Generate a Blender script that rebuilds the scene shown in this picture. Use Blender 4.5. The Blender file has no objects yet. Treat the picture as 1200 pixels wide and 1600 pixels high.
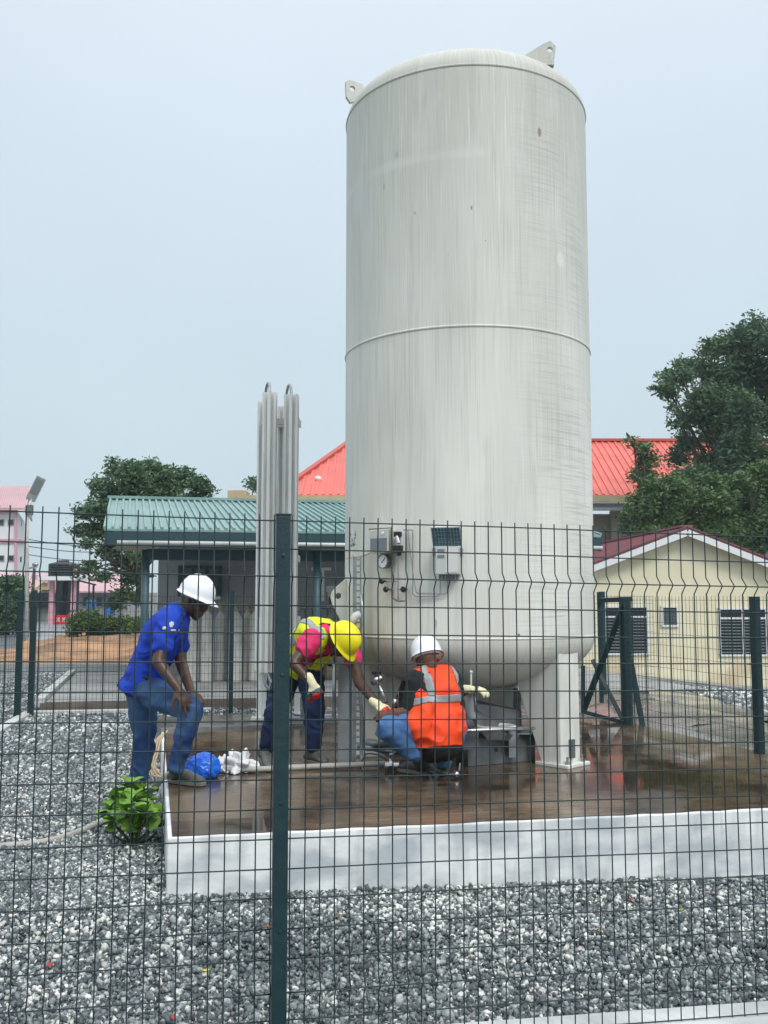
import bpy, bmesh, math, random
import numpy as np
from mathutils import Vector, Matrix, noise
R_ = math.radians
random.seed(7); rng = np.random.default_rng(7)
S = bpy.context.scene
COL = S.collection
# ------------------------------------------------------------------ camera
CAMZ, PITCH, F = 1.5, 0.09, 1500.0
cd = bpy.data.cameras.new('camera'); cam = bpy.data.objects.new('camera', cd); COL.objects.link(cam)
cam.location = (0, 0, CAMZ); cam.rotation_euler = (math.pi/2 + PITCH, 0, 0)
cd.sensor_fit = 'VERTICAL'; cd.sensor_height = 36.0; cd.lens = 36.0*F/1600.0
cd.clip_start = 0.05; cd.clip_end = 2000
S.camera = cam
# ------------------------------------------------------------------ sky (overcast) and soft sun
w = bpy.data.worlds.new('World'); S.world = w; w.use_nodes = True
nt = w.node_tree; nt.nodes.clear()
wo = nt.nodes.new('ShaderNodeOutputWorld'); bg = nt.nodes.new('ShaderNodeBackground')
sky = nt.nodes.new('ShaderNodeTexSky'); sky.sky_type = 'NISHITA'; sky.sun_disc = False
SUN_EL, SUN_AZ = R_(44), R_(150)
sky.sun_elevation = SUN_EL; sky.sun_rotation = SUN_AZ; sky.air_density = 1.0; sky.dust_density = 3.0
hs = nt.nodes.new('ShaderNodeHueSaturation'); hs.inputs['Saturation'].default_value = 0.25; hs.inputs['Value'].default_value = 1.0
tc = nt.nodes.new('ShaderNodeTexCoord'); sx = nt.nodes.new('ShaderNodeSeparateXYZ')
ramp = nt.nodes.new('ShaderNodeValToRGB')
el = ramp.color_ramp.elements
el[0].position = 0.0; el[0].color = (5.5, 6.7, 7.25, 1)
el[1].position = 1.0; el[1].color = (16, 16.4, 16.8, 1)
for p_, c_ in ((0.10, (5.4, 6.6, 7.25, 1)), (0.25, (5.5, 6.7, 7.45, 1)), (0.42, (5.9, 6.95, 7.9, 1)), (0.55, (6.6, 7.55, 8.4, 1)), (0.7, (12, 12.7, 13.3, 1))):
    e = ramp.color_ramp.elements.new(p_); e.color = c_
cn = nt.nodes.new('ShaderNodeTexNoise'); cn.inputs['Scale'].default_value = 1.6; cn.inputs['Detail'].default_value = 4
cr = nt.nodes.new('ShaderNodeMapRange'); cr.inputs[1].default_value = 0.3; cr.inputs[2].default_value = 0.7; cr.inputs[3].default_value = 0.96; cr.inputs[4].default_value = 1.05
mu = nt.nodes.new('ShaderNodeVectorMath'); mu.operation = 'SCALE'
mx = nt.nodes.new('ShaderNodeMixRGB'); mx.inputs[0].default_value = 0.92
L = nt.links.new
L(tc.outputs['Generated'], sx.inputs[0]); L(sx.outputs[2], ramp.inputs[0])
L(tc.outputs['Generated'], cn.inputs['Vector']); L(cn.outputs[0], cr.inputs[0])
L(ramp.outputs[0], mu.inputs[0]); L(cr.outputs[0], mu.inputs['Scale'])
L(sky.outputs[0], hs.inputs['Color']); L(hs.outputs[0], mx.inputs[1]); L(mu.outputs[0], mx.inputs[2])
L(mx.outputs[0], bg.inputs[0]); bg.inputs[1].default_value = 0.103; L(bg.outputs[0], wo.inputs[0])
sd = bpy.data.lights.new('sun', 'SUN'); sun = bpy.data.objects.new('sun', sd); COL.objects.link(sun)
sd.energy = 1.5; sd.angle = R_(18); sd.color = (1, .97, .92)
sun.rotation_euler = (R_(46), 0, R_(30))   # from behind the camera, a little right
S.view_settings.view_transform = 'Standard'; S.view_settings.look = 'None'
S.view_settings.exposure = 0.19; S.view_settings.gamma = 1.0
S.render.resolution_x = 768; S.render.resolution_y = 1024
S.render.engine = 'CYCLES'

# ------------------------------------------------------------------ helpers
cp, sp_ = math.cos(PITCH), math.sin(PITCH)
def ray(px, py):
    a = (px-600)/F; b = (800-py)/F
    return Vector((a, cp - b*sp_, sp_ + b*cp))
def P(px, py, Y):
    d = ray(px, py); return Vector((0, 0, CAMZ)) + d*(Y/d.y)
def PZ(px, py, z):
    d = ray(px, py); return Vector((0, 0, CAMZ)) + d*((z-CAMZ)/d.z)
def sm(a, b, x):
    t = max(0., min(1., (x-a)/(b-a))); return t*t*(3-2*t)
def tag(o, label=None, cat=None, group=None, kind=None):
    if label: o['label'] = label
    if cat: o['category'] = cat
    if group: o['group'] = group
    if kind: o['kind'] = kind
    return o
def thing(name, loc, label, cat, group=None):
    o = bpy.data.objects.new(name, None); COL.objects.link(o); o.location = loc; o.empty_display_size = .1
    return tag(o, label, cat, group)
def wloc(o):
    v = Vector((0, 0, 0))
    while o is not None: v += o.location; o = o.parent
    return v
class MB:
    def __init__(s): s.v = []; s.f = []; s.m = []; s.mi = 0
    def add(s, vs, fs):
        n = len(s.v); s.v += [tuple(v) for v in vs]; s.f += [tuple(i+n for i in f) for f in fs]; s.m += [s.mi]*len(fs); return s
    def box(s, c, size, rz=0, M=None):
        x, y, z = [q/2 for q in size]
        vs = [Vector((i*x, j*y, k*z)) for k in (-1, 1) for j in (-1, 1) for i in (-1, 1)]
        if M is None: M = Matrix.Rotation(rz, 3, 'Z')
        c = Vector(c)
        return s.add([c + M@v for v in vs], [(0,2,3,1),(4,5,7,6),(0,1,5,4),(2,6,7,3),(0,4,6,2),(1,3,7,5)])
    def bar(s, a, b, w, h=None, up=(0,0,1)):
        a = Vector(a); b = Vector(b); h = h or w; d = b-a; y = d.normalized(); u = Vector(up)
        x = y.cross(u)
        if x.length < 1e-4: x = y.cross(Vector((1,0,0)))
        x.normalize(); z = x.cross(y)
        return s.box((a+b)/2, (w, d.length, h), M=Matrix((x, y, z)).transposed())
    def tube(s, pts, r, n=8, cap=True):
        pts = [Vector(p) for p in pts]; rs = r if isinstance(r, (list, tuple)) else [r]*len(pts)
        vs = []; fs = []; up = None
        for i, p in enumerate(pts):
            t = (pts[min(i+1, len(pts)-1)] - pts[max(i-1, 0)]).normalized()
            if up is None:
                up = Vector((0,0,1)) if abs(t.z) < .9 else Vector((1,0,0))
            x = t.cross(up).normalized(); up = x.cross(t).normalized()
            for k in range(n):
                a = 2*math.pi*k/n; vs.append(p + (x*math.cos(a) + up*math.sin(a))*rs[i])
        for i in range(len(pts)-1):
            for k in range(n):
                a = i*n+k; b = i*n+(k+1) % n; fs.append((a, b, b+n, a+n))
        if cap: fs.append(tuple(range(n-1, -1, -1))); fs.append(tuple((len(pts)-1)*n+k for k in range(n)))
        return s.add(vs, fs)
    def lathe(s, prof, c=(0,0,0), n=24, axis=None):
        vs = []; fs = []; c = Vector(c)
        M = Matrix.Identity(3)
        if axis is not None: M = Vector((0,0,1)).rotation_difference(Vector(axis)).to_matrix()
        for r, z in prof:
            for k in range(n):
                a = 2*math.pi*k/n; vs.append(c + M@Vector((r*math.cos(a), r*math.sin(a), z)))
        for i in range(len(prof)-1):
            for k in range(n):
                a = i*n+k; b = i*n+(k+1) % n; fs.append((a, b, b+n, a+n))
        if prof[0][0] > 1e-5: fs.append(tuple(range(n-1, -1, -1)))
        if prof[-1][0] > 1e-5: fs.append(tuple((len(prof)-1)*n+k for k in range(n)))
        return s.add(vs, fs)
    def ell(s, c, r, M=None, nu=12, nv=16):
        c = Vector(c); M = M or Matrix.Identity(3); vs = [c + M@Vector((0,0,-r[2]))]; fs = []
        for i in range(1, nu):
            t = -math.pi/2 + math.pi*i/nu
            for k in range(nv):
                a = 2*math.pi*k/nv
                vs.append(c + M@Vector((r[0]*math.cos(t)*math.cos(a), r[1]*math.cos(t)*math.sin(a), r[2]*math.sin(t))))
        vs.append(c + M@Vector((0,0,r[2])))
        for k in range(nv): fs.append((0, 1+(k+1) % nv, 1+k))
        for i in range(nu-2):
            for k in range(nv):
                a = 1+i*nv+k; b = 1+i*nv+(k+1) % nv; fs.append((a, b, b+nv, a+nv))
        l = 1+(nu-2)*nv
        for k in range(nv): fs.append((l+k, l+(k+1) % nv, l+nv))
        return s.add(vs, fs)
    def prism(s, poly, d):
        d = Vector(d); poly = [Vector(p) for p in poly]; n = len(poly)
        nrm = Vector((0,0,0))
        for i in range(n): nrm += poly[i].cross(poly[(i+1) % n])
        if nrm.dot(d) > 0: poly = poly[::-1]
        return s.add(poly + [p+d for p in poly], [tuple(range(n)), tuple(range(2*n-1, n-1, -1))] + [(i, i+n, (i+1) % n + n, (i+1) % n) for i in range(n)])
    def quad(s, a, b, c, d): return s.add([a, b, c, d], [(0,1,2,3)])
    def limb(s, pts, rs, n=14):
        pts = [Vector(p) for p in pts]
        for p, r in zip(pts, rs): s.ell(p, (r, r, r), nu=8, nv=12)
        for i in range(len(pts)-1): s.tube([pts[i], pts[i+1]], [rs[i], rs[i+1]], n)
        return s
    def loft(s, rings, n=20):
        # rings: (center, side_vec*rx, front_vec*ry)
        vs = []; fs = []
        for c, a, b in rings:
            for k in range(n):
                t = 2*math.pi*k/n; vs.append(Vector(c) + Vector(a)*math.cos(t) + Vector(b)*math.sin(t))
        for i in range(len(rings)-1):
            for k in range(n):
                p = i*n+k; q = i*n+(k+1) % n; fs.append((p, q, q+n, p+n))
        fs.append(tuple(range(n-1, -1, -1))); fs.append(tuple((len(rings)-1)*n+k for k in range(n)))
        return s.add(vs, fs)
    def mesh(s, name, off=Vector((0,0,0))):
        me = bpy.data.meshes.new(name); me.from_pydata([tuple(Vector(v)-off) for v in s.v], [], s.f)
        me.polygons.foreach_set('material_index', s.m); me.update(); return me
    def build(s, name, mat, parent=None, smooth=False, bevel=0, fix=True, loc=None):
        base = wloc(parent) if parent else (Vector(loc) if loc is not None else Vector((0,0,0)))
        me = s.mesh(name, base)
        if fix:
            bm = bmesh.new(); bm.from_mesh(me); bmesh.ops.recalc_face_normals(bm, faces=bm.faces[:]); bm.to_mesh(me); bm.free()
        if smooth:
            me.polygons.foreach_set('use_smooth', [True]*len(me.polygons))
        for m_ in (mat if isinstance(mat, (list, tuple)) else [mat]): me.materials.append(m_)
        o = bpy.data.objects.new(name, me); COL.objects.link(o)
        if parent: o.parent = parent
        else: o.location = base
        if bevel:
            b = o.modifiers.new('bevel', 'BEVEL'); b.width = bevel; b.segments = 2; b.limit_method = 'ANGLE'
        return o
def autosmooth(o, ang=40):
    me = o.data; me.polygons.foreach_set('use_smooth', [True]*len(me.polygons))
    bm = bmesh.new(); bm.from_mesh(me)
    for e in bm.edges:
        if len(e.link_faces) == 2 and e.calc_face_angle(0) > R_(ang): e.smooth = False
    bm.to_mesh(me); bm.free(); return o
# materials -------------------------------------------------------------
def mat(name, c, rough=.6, metal=0, c2=None, scale=6, detail=6, bump=0, bscale=None, stretch=(1,1,1), lo=.35, hi=.65, spec=None, coord='Object', transl=0):
    m = bpy.data.materials.new(name); m.use_nodes = True; t = m.node_tree; b = t.nodes['Principled BSDF']
    b.inputs['Base Color'].default_value = (*c, 1); b.inputs['Roughness'].default_value = rough; b.inputs['Metallic'].default_value = metal
    if spec is not None: b.inputs['Specular IOR Level'].default_value = spec
    m.diffuse_color = (*c, 1)
    if c2 or bump:
        tc = t.nodes.new('ShaderNodeTexCoord'); mp = t.nodes.new('ShaderNodeMapping'); mp.inputs['Scale'].default_value = stretch
        t.links.new(tc.outputs[coord], mp.inputs[0])
    if c2:
        n = t.nodes.new('ShaderNodeTexNoise'); n.inputs['Scale'].default_value = scale; n.inputs['Detail'].default_value = detail
        r = t.nodes.new('ShaderNodeValToRGB'); r.color_ramp.elements[0].position = lo; r.color_ramp.elements[1].position = hi
        r.color_ramp.elements[0].color = (*c, 1); r.color_ramp.elements[1].color = (*c2, 1)
        t.links.new(mp.outputs[0], n.inputs['Vector']); t.links.new(n.outputs[0], r.inputs[0]); t.links.new(r.outputs[0], b.inputs['Base Color'])
    if bump:
        n2 = t.nodes.new('ShaderNodeTexNoise'); n2.inputs['Scale'].default_value = bscale or scale*4; n2.inputs['Detail'].default_value = 4
        bu = t.nodes.new('ShaderNodeBump'); bu.inputs['Strength'].default_value = bump; bu.inputs['Distance'].default_value = .01
        t.links.new(mp.outputs[0], n2.inputs['Vector']); t.links.new(n2.outputs[0], bu.inputs['Height']); t.links.new(bu.outputs[0], b.inputs['Normal'])
    return m
M = {}
M['post_green'] = mat('dark_green_paint', (.004,.026,.032), .4, c2=(.009,.036,.042), scale=25, bump=.15)
M['wire'] = mat('green_wire_coating', (.006,.026,.029), .5)
M['kerb'] = mat('pale_kerb_concrete', (.62,.63,.62), .75, c2=(.42,.44,.44), scale=5, bump=.4)
M['white_metal'] = mat('white_painted_steel', (.62,.63,.60), .45, c2=(.48,.49,.45), scale=5, lo=.45, hi=.75)
M['leg_paint'] = mat('pale_leg_paint', (.74,.74,.69), .45, c2=(.58,.58,.52), scale=4, stretch=(3,3,.6), lo=.4, hi=.7, bump=.1)
M['galv'] = mat('galvanised_steel', (.38,.40,.41), .38, .75, c2=(.26,.28,.30), scale=12)
M['alu'] = mat('weathered_aluminium', (.86,.86,.84), .5, 0, c2=(.70,.70,.68), scale=4, stretch=(6,6,.5), bump=.1)
M['steel'] = mat('bright_steel', (.6,.6,.6), .25, .9)
M['copper'] = mat('copper_tube', (.25,.2,.14), .35, .7)
M['black'] = mat('black_plastic', (.012,.013,.015), .4)
M['dark_grey'] = mat('dark_grey_steel', (.10,.11,.115), .4, .3, c2=(.19,.20,.205), scale=8)
M['mid_grey'] = mat('grey_paint', (.28,.30,.31), .5, c2=(.22,.24,.25), scale=8)
M['box_grey'] = mat('pale_grey_casing', (.50,.52,.50), .5)
M['panel_grey'] = mat('dark_display_panel', (.16,.19,.2), .3)
M['glass_dark'] = mat('dark_window_glass', (.012,.02,.025), .08)
M['dial'] = mat('dial_white', (.75,.77,.78), .3)
M['solar'] = mat('solar_cell', (.05,.13,.17), .15)
M['hose'] = mat('grey_white_hose', (.42,.41,.37), .5, c2=(.33,.32,.29), scale=14)
M['skin1'] = mat('dark_brown_skin', (.055,.026,.016), .45, c2=(.085,.042,.026), scale=18)
M['skin2'] = mat('reddish_brown_skin', (.15,.06,.042), .5, c2=(.11,.045,.03), scale=30)
M['blue_shirt'] = mat('royal_blue_cotton', (.002,.050,.47), .8, c2=(.001,.028,.32), scale=5, bump=.5, bscale=9)
M['pink_shirt'] = mat('hot_pink_cotton', (.75,.03,.16), .8, c2=(.60,.02,.11), scale=7, bump=.25, bscale=12)
M['yellow_vest'] = mat('fluorescent_yellow_cloth', (.78,.82,.01), .7, c2=(.62,.72,.01), scale=5, bump=.2, bscale=12)
M['orange_vest'] = mat('fluorescent_orange_cloth', (.95,.075,.008), .7, c2=(.85,.055,.006), scale=5, bump=.25, bscale=9)
M['black_shirt'] = mat('black_cotton', (.008,.012,.014), .85, bump=.3, bscale=14)
M['reflective'] = mat('silver_reflective_tape', (.30,.32,.33), .4)
M['jeans'] = mat('blue_denim', (.006,.032,.13), .85, c2=(.075,.17,.31), scale=3, bump=.3, bscale=12, lo=.4, hi=.72)
M['jeans_light'] = mat('light_blue_denim', (.032,.10,.26), .85, c2=(.085,.18,.37), scale=6, bump=.35, bscale=14)
M['navy'] = mat('navy_work_cloth', (.006,.016,.06), .85, c2=(.01,.028,.09), scale=4, bump=.3, bscale=12)
M['shoe'] = mat('dark_shoe_leather', (.06,.065,.06), .5, c2=(.11,.11,.10), scale=20)
M['sole'] = mat('grey_rubber_sole', (.13,.13,.12), .7, c2=(.22,.20,.17), scale=12)
M['helmet_white'] = mat('white_helmet_plastic', (.80,.82,.86), .28)
M['helmet_yellow'] = mat('yellow_helmet_plastic', (.90,.80,.01), .28)
M['glove_pale'] = mat('pale_knit_glove', (.72,.66,.38), .85, c2=(.78,.76,.55), scale=30, bump=.4, bscale=120)
M['glove_red'] = mat('red_rubber_palm', (.62,.02,.015), .5, bump=.2)
M['glove_blue'] = mat('blue_grey_glove_band', (.05,.12,.16), .7)
M['glove_brown'] = mat('brown_red_plaid_glove', (.16,.05,.04), .8, c2=(.07,.055,.03), scale=30)
M['blue_bag'] = mat('blue_plastic_bag', (.008,.10,.62), .3, c2=(.02,.17,.75), scale=9, bump=.6, bscale=18)
M['white_bag'] = mat('white_plastic_bag', (.72,.73,.74), .35, bump=.7, bscale=20)
M['leaf_plant'] = mat('bright_green_leaf', (.085,.22,.02), .45, c2=(.21,.36,.05), scale=9)
M['stem'] = mat('green_brown_stem', (.08,.10,.03), .7)
M['bark'] = mat('tree_bark', (.07,.055,.04), .9, c2=(.04,.032,.025), scale=9, bump=.6)
M['cream_wall'] = mat('cream_wall_paint', (.80,.74,.54), .85, c2=(.74,.68,.48), scale=1.2, bump=.1)
def wall_stain(m, z0, z1, c):
    t = m.node_tree; b = t.nodes['Principled BSDF']; src = b.inputs['Base Color'].links[0].from_socket; Lk = t.links.new
    tc = t.nodes.new('ShaderNodeTexCoord'); sp = t.nodes.new('ShaderNodeSeparateXYZ'); Lk(tc.outputs['Object'], sp.inputs[0])
    mr_ = t.nodes.new('ShaderNodeMapRange'); mr_.inputs[1].default_value = z0; mr_.inputs[2].default_value = z1; mr_.inputs[3].default_value = 1; mr_.inputs[4].default_value = 0; Lk(sp.outputs[2], mr_.inputs[0])
    n = t.nodes.new('ShaderNodeTexNoise'); n.inputs['Scale'].default_value = 1.4; n.inputs['Detail'].default_value = 8; Lk(tc.outputs['Object'], n.inputs['Vector'])
    m2 = t.nodes.new('ShaderNodeMapRange'); m2.inputs[1].default_value = .48; m2.inputs[2].default_value = .62; m2.inputs[4].default_value = .7; Lk(n.outputs[0], m2.inputs[0])
    mu_ = t.nodes.new('ShaderNodeMath'); mu_.operation = 'MULTIPLY'; Lk(mr_.outputs[0], mu_.inputs[0]); Lk(m2.outputs[0], mu_.inputs[1])
    mi = t.nodes.new('ShaderNodeMixRGB'); Lk(mu_.outputs[0], mi.inputs[0]); Lk(src, mi.inputs[1]); mi.inputs[2].default_value = (*c, 1); Lk(mi.outputs[0], b.inputs['Base Color'])
wall_stain(M['cream_wall'], -.3, 1.3, (.42,.27,.17))
M['tan_wall'] = mat('tan_grey_wall', (.30,.27,.22), .85, c2=(.24,.22,.18), scale=1.5)
M['tan_fascia'] = mat('tan_fascia_paint', (.50,.40,.24), .8, c2=(.42,.34,.2), scale=2)
M['grey_wall'] = mat('grey_lilac_wall', (.37,.36,.37), .85, c2=(.31,.30,.31), scale=1.2)
M['white_paint'] = mat('white_board_paint', (.72,.73,.73), .6)
M['red_roof'] = mat('coral_red_roof_sheet', (.72,.145,.11), .5, c2=(.60,.115,.09), scale=.8)
M['red_ridge'] = mat('dark_red_ridge_cap', (.5,.07,.05), .5)
M['maroon_roof'] = mat('maroon_roof_sheet', (.25,.095,.11), .6, c2=(.19,.07,.085), scale=1.5)
M['pink_roof'] = mat('faded_pink_roof_sheet', (.58,.36,.39), .6, c2=(.50,.32,.35), scale=.5)
M['pink_paint'] = mat('pink_trim_paint', (.62,.32,.38), .7)
M['teal_roof'] = mat('pale_teal_roof_sheet', (.23,.36,.34), .42, c2=(.17,.29,.28), scale=1.5)
M['teal_dark'] = mat('dark_teal_fascia', (.012,.05,.06), .5)
M['teal_post'] = mat('teal_grey_post', (.05,.105,.125), .5)
M['cylinder_white'] = mat('scuffed_white_cylinder', (.78,.77,.73), .5, c2=(.58,.54,.48), scale=5, stretch=(2,2,.7))
M['cylinder_tan'] = mat('rusty_tan_cylinder', (.25,.20,.14), .6, c2=(.14,.10,.07), scale=7)
M['slab'] = mat('pale_grey_slab', (.36,.36,.35), .7, c2=(.26,.26,.25), scale=2, bump=.2)
M['slab_side'] = mat('brown_stained_slab_edge', (.11,.085,.065), .7, c2=(.18,.15,.12), scale=4)
M['soil'] = mat('orange_laterite_soil', (.46,.27,.15), .95, c2=(.20,.12,.07), scale=.9, detail=9, bump=1, bscale=5)
M['asphalt'] = mat('wet_asphalt', (.075,.085,.09), .45, c2=(.11,.12,.125), scale=2, bump=.3, bscale=60)
M['pale_road'] = mat('pale_wet_paving', (.22,.24,.25), .4, c2=(.30,.32,.33), scale=.8)
M['barrier_red'] = mat('red_barrier_plastic', (.75,.02,.05), .5)
M['tank_black'] = mat('black_water_tank_plastic', (.012,.018,.022), .5)
M['blue_barrel'] = mat('blue_barrel_plastic', (.03,.14,.42), .5)
M['brass'] = mat('brass_valve', (.35,.26,.12), .35, .8)
M['beige_cable'] = mat('beige_cable_sheath', (.5,.38,.24), .6)
M['red_leaf'] = mat('red_fallen_leaf', (.45,.03,.02), .6); M['yellow_leaf'] = mat('yellow_fallen_leaf', (.75,.65,.02), .6)
M['brown_leaf'] = mat('brown_fallen_leaf', (.26,.11,.05), .8)
def leafmat(name, c, c2, scale=.6):
    m = mat(name, c, .55, c2=c2, scale=scale, detail=3)
    t = m.node_tree; b = t.nodes['Principled BSDF']; out = [n for n in t.nodes if n.type == 'OUTPUT_MATERIAL'][0]
    tr = t.nodes.new('ShaderNodeBsdfTranslucent'); mixs = t.nodes.new('ShaderNodeMixShader'); mixs.inputs[0].default_value = .2
    src = b.inputs['Base Color'].links[0].from_socket; t.links.new(src, tr.inputs[0])
    t.links.new(b.outputs[0], mixs.inputs[1]); t.links.new(tr.outputs[0], mixs.inputs[2]); t.links.new(mixs.outputs[0], out.inputs[0])
    return m
M['leaf_dark'] = leafmat('dark_tree_leaf', (.045,.108,.055), (.10,.18,.078))
M['leaf_mid'] = leafmat('mid_green_leaf', (.045,.105,.038), (.105,.19,.055))
M['leaf_hedge'] = leafmat('hedge_leaf', (.05,.10,.02), (.13,.20,.04), 1.2)

# tank paint: streaks running down, brushed scuffs round the right side, ochre tint low on the left
def tank_mat():
    m = bpy.data.materials.new('weathered_tank_paint'); m.use_nodes = True; t = m.node_tree; b = t.nodes['Principled BSDF']; Lk = t.links.new
    tc = t.nodes.new('ShaderNodeTexCoord'); sep = t.nodes.new('ShaderNodeSeparateXYZ'); Lk(tc.outputs['Object'], sep.inputs[0])
    at = t.nodes.new('ShaderNodeMath'); at.operation = 'ARCTAN2'; Lk(sep.outputs[1], at.inputs[0]); Lk(sep.outputs[0], at.inputs[1])
    def nz(sa, sz, detail, scale=1, dist=0):
        c = t.nodes.new('ShaderNodeCombineXYZ'); a = t.nodes.new('ShaderNodeMath'); a.operation = 'MULTIPLY'; a.inputs[1].default_value = sa; Lk(at.outputs[0], a.inputs[0])
        z = t.nodes.new('ShaderNodeMath'); z.operation = 'MULTIPLY'; z.inputs[1].default_value = sz; Lk(sep.outputs[2], z.inputs[0])
        Lk(a.outputs[0], c.inputs[0]); Lk(z.outputs[0], c.inputs[1])
        n = t.nodes.new('ShaderNodeTexNoise'); n.inputs['Scale'].default_value = scale; n.inputs['Detail'].default_value = detail; n.inputs['Distortion'].default_value = dist
        Lk(c.outputs[0], n.inputs['Vector']); return n.outputs[0]
    def mr(v, a, b_, c, d):
        n = t.nodes.new('ShaderNodeMapRange'); n.clamp = True
        for i, q in enumerate((a, b_, c, d)): n.inputs[i+1].default_value = q
        Lk(v, n.inputs[0]); return n.outputs[0]
    def mul(a, b_):
        n = t.nodes.new('ShaderNodeMath'); n.operation = 'MULTIPLY'; Lk(a, n.inputs[0])
        if isinstance(b_, (int, float)): n.inputs[1].default_value = b_
        else: Lk(b_, n.inputs[1])
        return n.outputs[0]
    def mix(f, a, b_, mode='MIX'):
        n = t.nodes.new('ShaderNodeMixRGB'); n.blend_type = mode
        if isinstance(f, float): n.inputs[0].default_value = f
        else: Lk(f, n.inputs[0])
        for i, q in ((1, a), (2, b_)):
            if isinstance(q, tuple): n.inputs[i].default_value = (*q, 1)
            else: Lk(q, n.inputs[i])
        return n.outputs[0]
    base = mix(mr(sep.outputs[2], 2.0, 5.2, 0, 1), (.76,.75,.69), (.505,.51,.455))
    base = mix(mr(nz(1.2, .35, 5, 2), .35, .7, 0, .55), base, (.48,.49,.43))
    # ochre tint low at left: angle about -2.4..-1.9
    och = mul(mul(mr(at.outputs[0], -2.9, -2.45, 0, 1), mr(at.outputs[0], -2.35, -1.95, 1, 0)), mr(nz(9, .4, 3, 1), .4, .65, 0, .8))
    base = mix(mul(och, mr(sep.outputs[2], .6, 3.2, 1, 0)), base, (.56,.49,.30))
    st = mr(nz(105, 1.5, 8, 1, .35), .50, .66, 0, .46); base = mix(mul(mul(st, mr(nz(3, .6, 3, 1), .35, .6, .2, 1)), mr(sep.outputs[2], 1.2, 4.6, .45, 1)), base, (.30,.31,.28))
    st2 = mr(nz(16, .5, 6, 1, .8), .56, .64, 0, .32); base = mix(mul(st2, .6), base, (.36,.37,.33))
    lt = mr(nz(95, 1.6, 5, 1), .56, .70, 0, .5); base = mix(lt, base, (.76,.77,.74))
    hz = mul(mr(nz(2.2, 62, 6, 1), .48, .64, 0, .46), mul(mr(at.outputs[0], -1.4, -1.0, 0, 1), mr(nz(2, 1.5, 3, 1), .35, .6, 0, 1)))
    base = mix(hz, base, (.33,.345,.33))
    blot = mr(nz(2.2, 1.0, 3, 1.5), .56, .70, 0, .30); base = mix(blot, base, (.66,.67,.64))
    bandm = mul(mul(mr(sep.outputs[2], TBAND-.06, TBAND-.025, 0, 1), mr(sep.outputs[2], TBAND+.0, TBAND+.05, 1, 0)), mul(mr(at.outputs[0], -1.55, -1.45, 1, 0), mr(nz(3, 4, 3, 1), .35, .65, .05, .42)))
    base = mix(bandm, base, (.68,.68,.64))
    for (a0, z0, rr, el_, c_, f_) in SPOTS:
        da = t.nodes.new('ShaderNodeMath'); da.operation = 'SUBTRACT'; Lk(at.outputs[0], da.inputs[0]); da.inputs[1].default_value = a0
        dz_ = t.nodes.new('ShaderNodeMath'); dz_.operation = 'SUBTRACT'; Lk(sep.outputs[2], dz_.inputs[0]); dz_.inputs[1].default_value = z0
        cc = t.nodes.new('ShaderNodeCombineXYZ'); Lk(mul(da.outputs[0], .973), cc.inputs[0]); Lk(mul(dz_.outputs[0], el_), cc.inputs[1])
        ln = t.nodes.new('ShaderNodeVectorMath'); ln.operation = 'LENGTH'; Lk(cc.outputs[0], ln.inputs[0])
        jit_ = t.nodes.new('ShaderNodeMath'); jit_.operation = 'MULTIPLY_ADD'; Lk(nz(40, 30, 3, 1), jit_.inputs[0]); jit_.inputs[1].default_value = rr*.9; Lk(ln.outputs['Value'], jit_.inputs[2])
        base = mix(mr(jit_.outputs[0], rr*1.0, rr*1.6, f_, 0), base, c_)
    wv = t.nodes.new('ShaderNodeTexVoronoi'); wv.inputs['Scale'].default_value = 3.2; Lk(tc.outputs['Object'], wv.inputs['Vector'])
    base = mix(mr(wv.outputs['Distance'], .008, .022, .7, 0), base, (.12,.10,.08))
    Lk(base, b.inputs['Base Color']); b.inputs['Roughness'].default_value = .5
    bu = t.nodes.new('ShaderNodeBump'); bu.inputs['Strength'].default_value = .10; bu.inputs['Distance'].default_value = .01
    Lk(nz(2.2, 2.5, 3, 1), bu.inputs['Height']); Lk(bu.outputs[0], b.inputs['Normal']); return m
def _ang(px, py):
    d = ray(px, py); ox, oy = -.665, -7.60; A = d.x**2+d.y**2; B_ = 2*(ox*d.x+oy*d.y); C0 = ox*ox+oy*oy-.973**2
    t = (-B_-math.sqrt(max(0, B_*B_-4*A*C0)))/(2*A); return math.atan2(oy+d.y*t, ox+d.x*t), CAMZ+d.z*t-.32
TBAND = _ang(700, 238)[1]
SPOTS = [(*_ang(843, 206), .020, .5, (.20,.15,.11), .8), (*_ang(876, 406), .045, .7, (.74,.75,.72), .6), (*_ang(648, 333), .012, 1, (.2,.2,.18), .5), (*_ang(620, 243), .02, .6, (.32,.32,.29), .5),
         (*_ang(737, 325), .008, .4, (.18,.17,.15), .8), (*_ang(681, 975), .010, .25, (.35,.33,.27), .7), (*_ang(811, 992), .010, .9, (.08,.08,.07), .9), (*_ang(600, 292), .015, .5, (.33,.33,.30), .5), (*_ang(760, 700), .03, .35, (.60,.58,.50), .4)]
M['tank'] = tank_mat()
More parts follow.
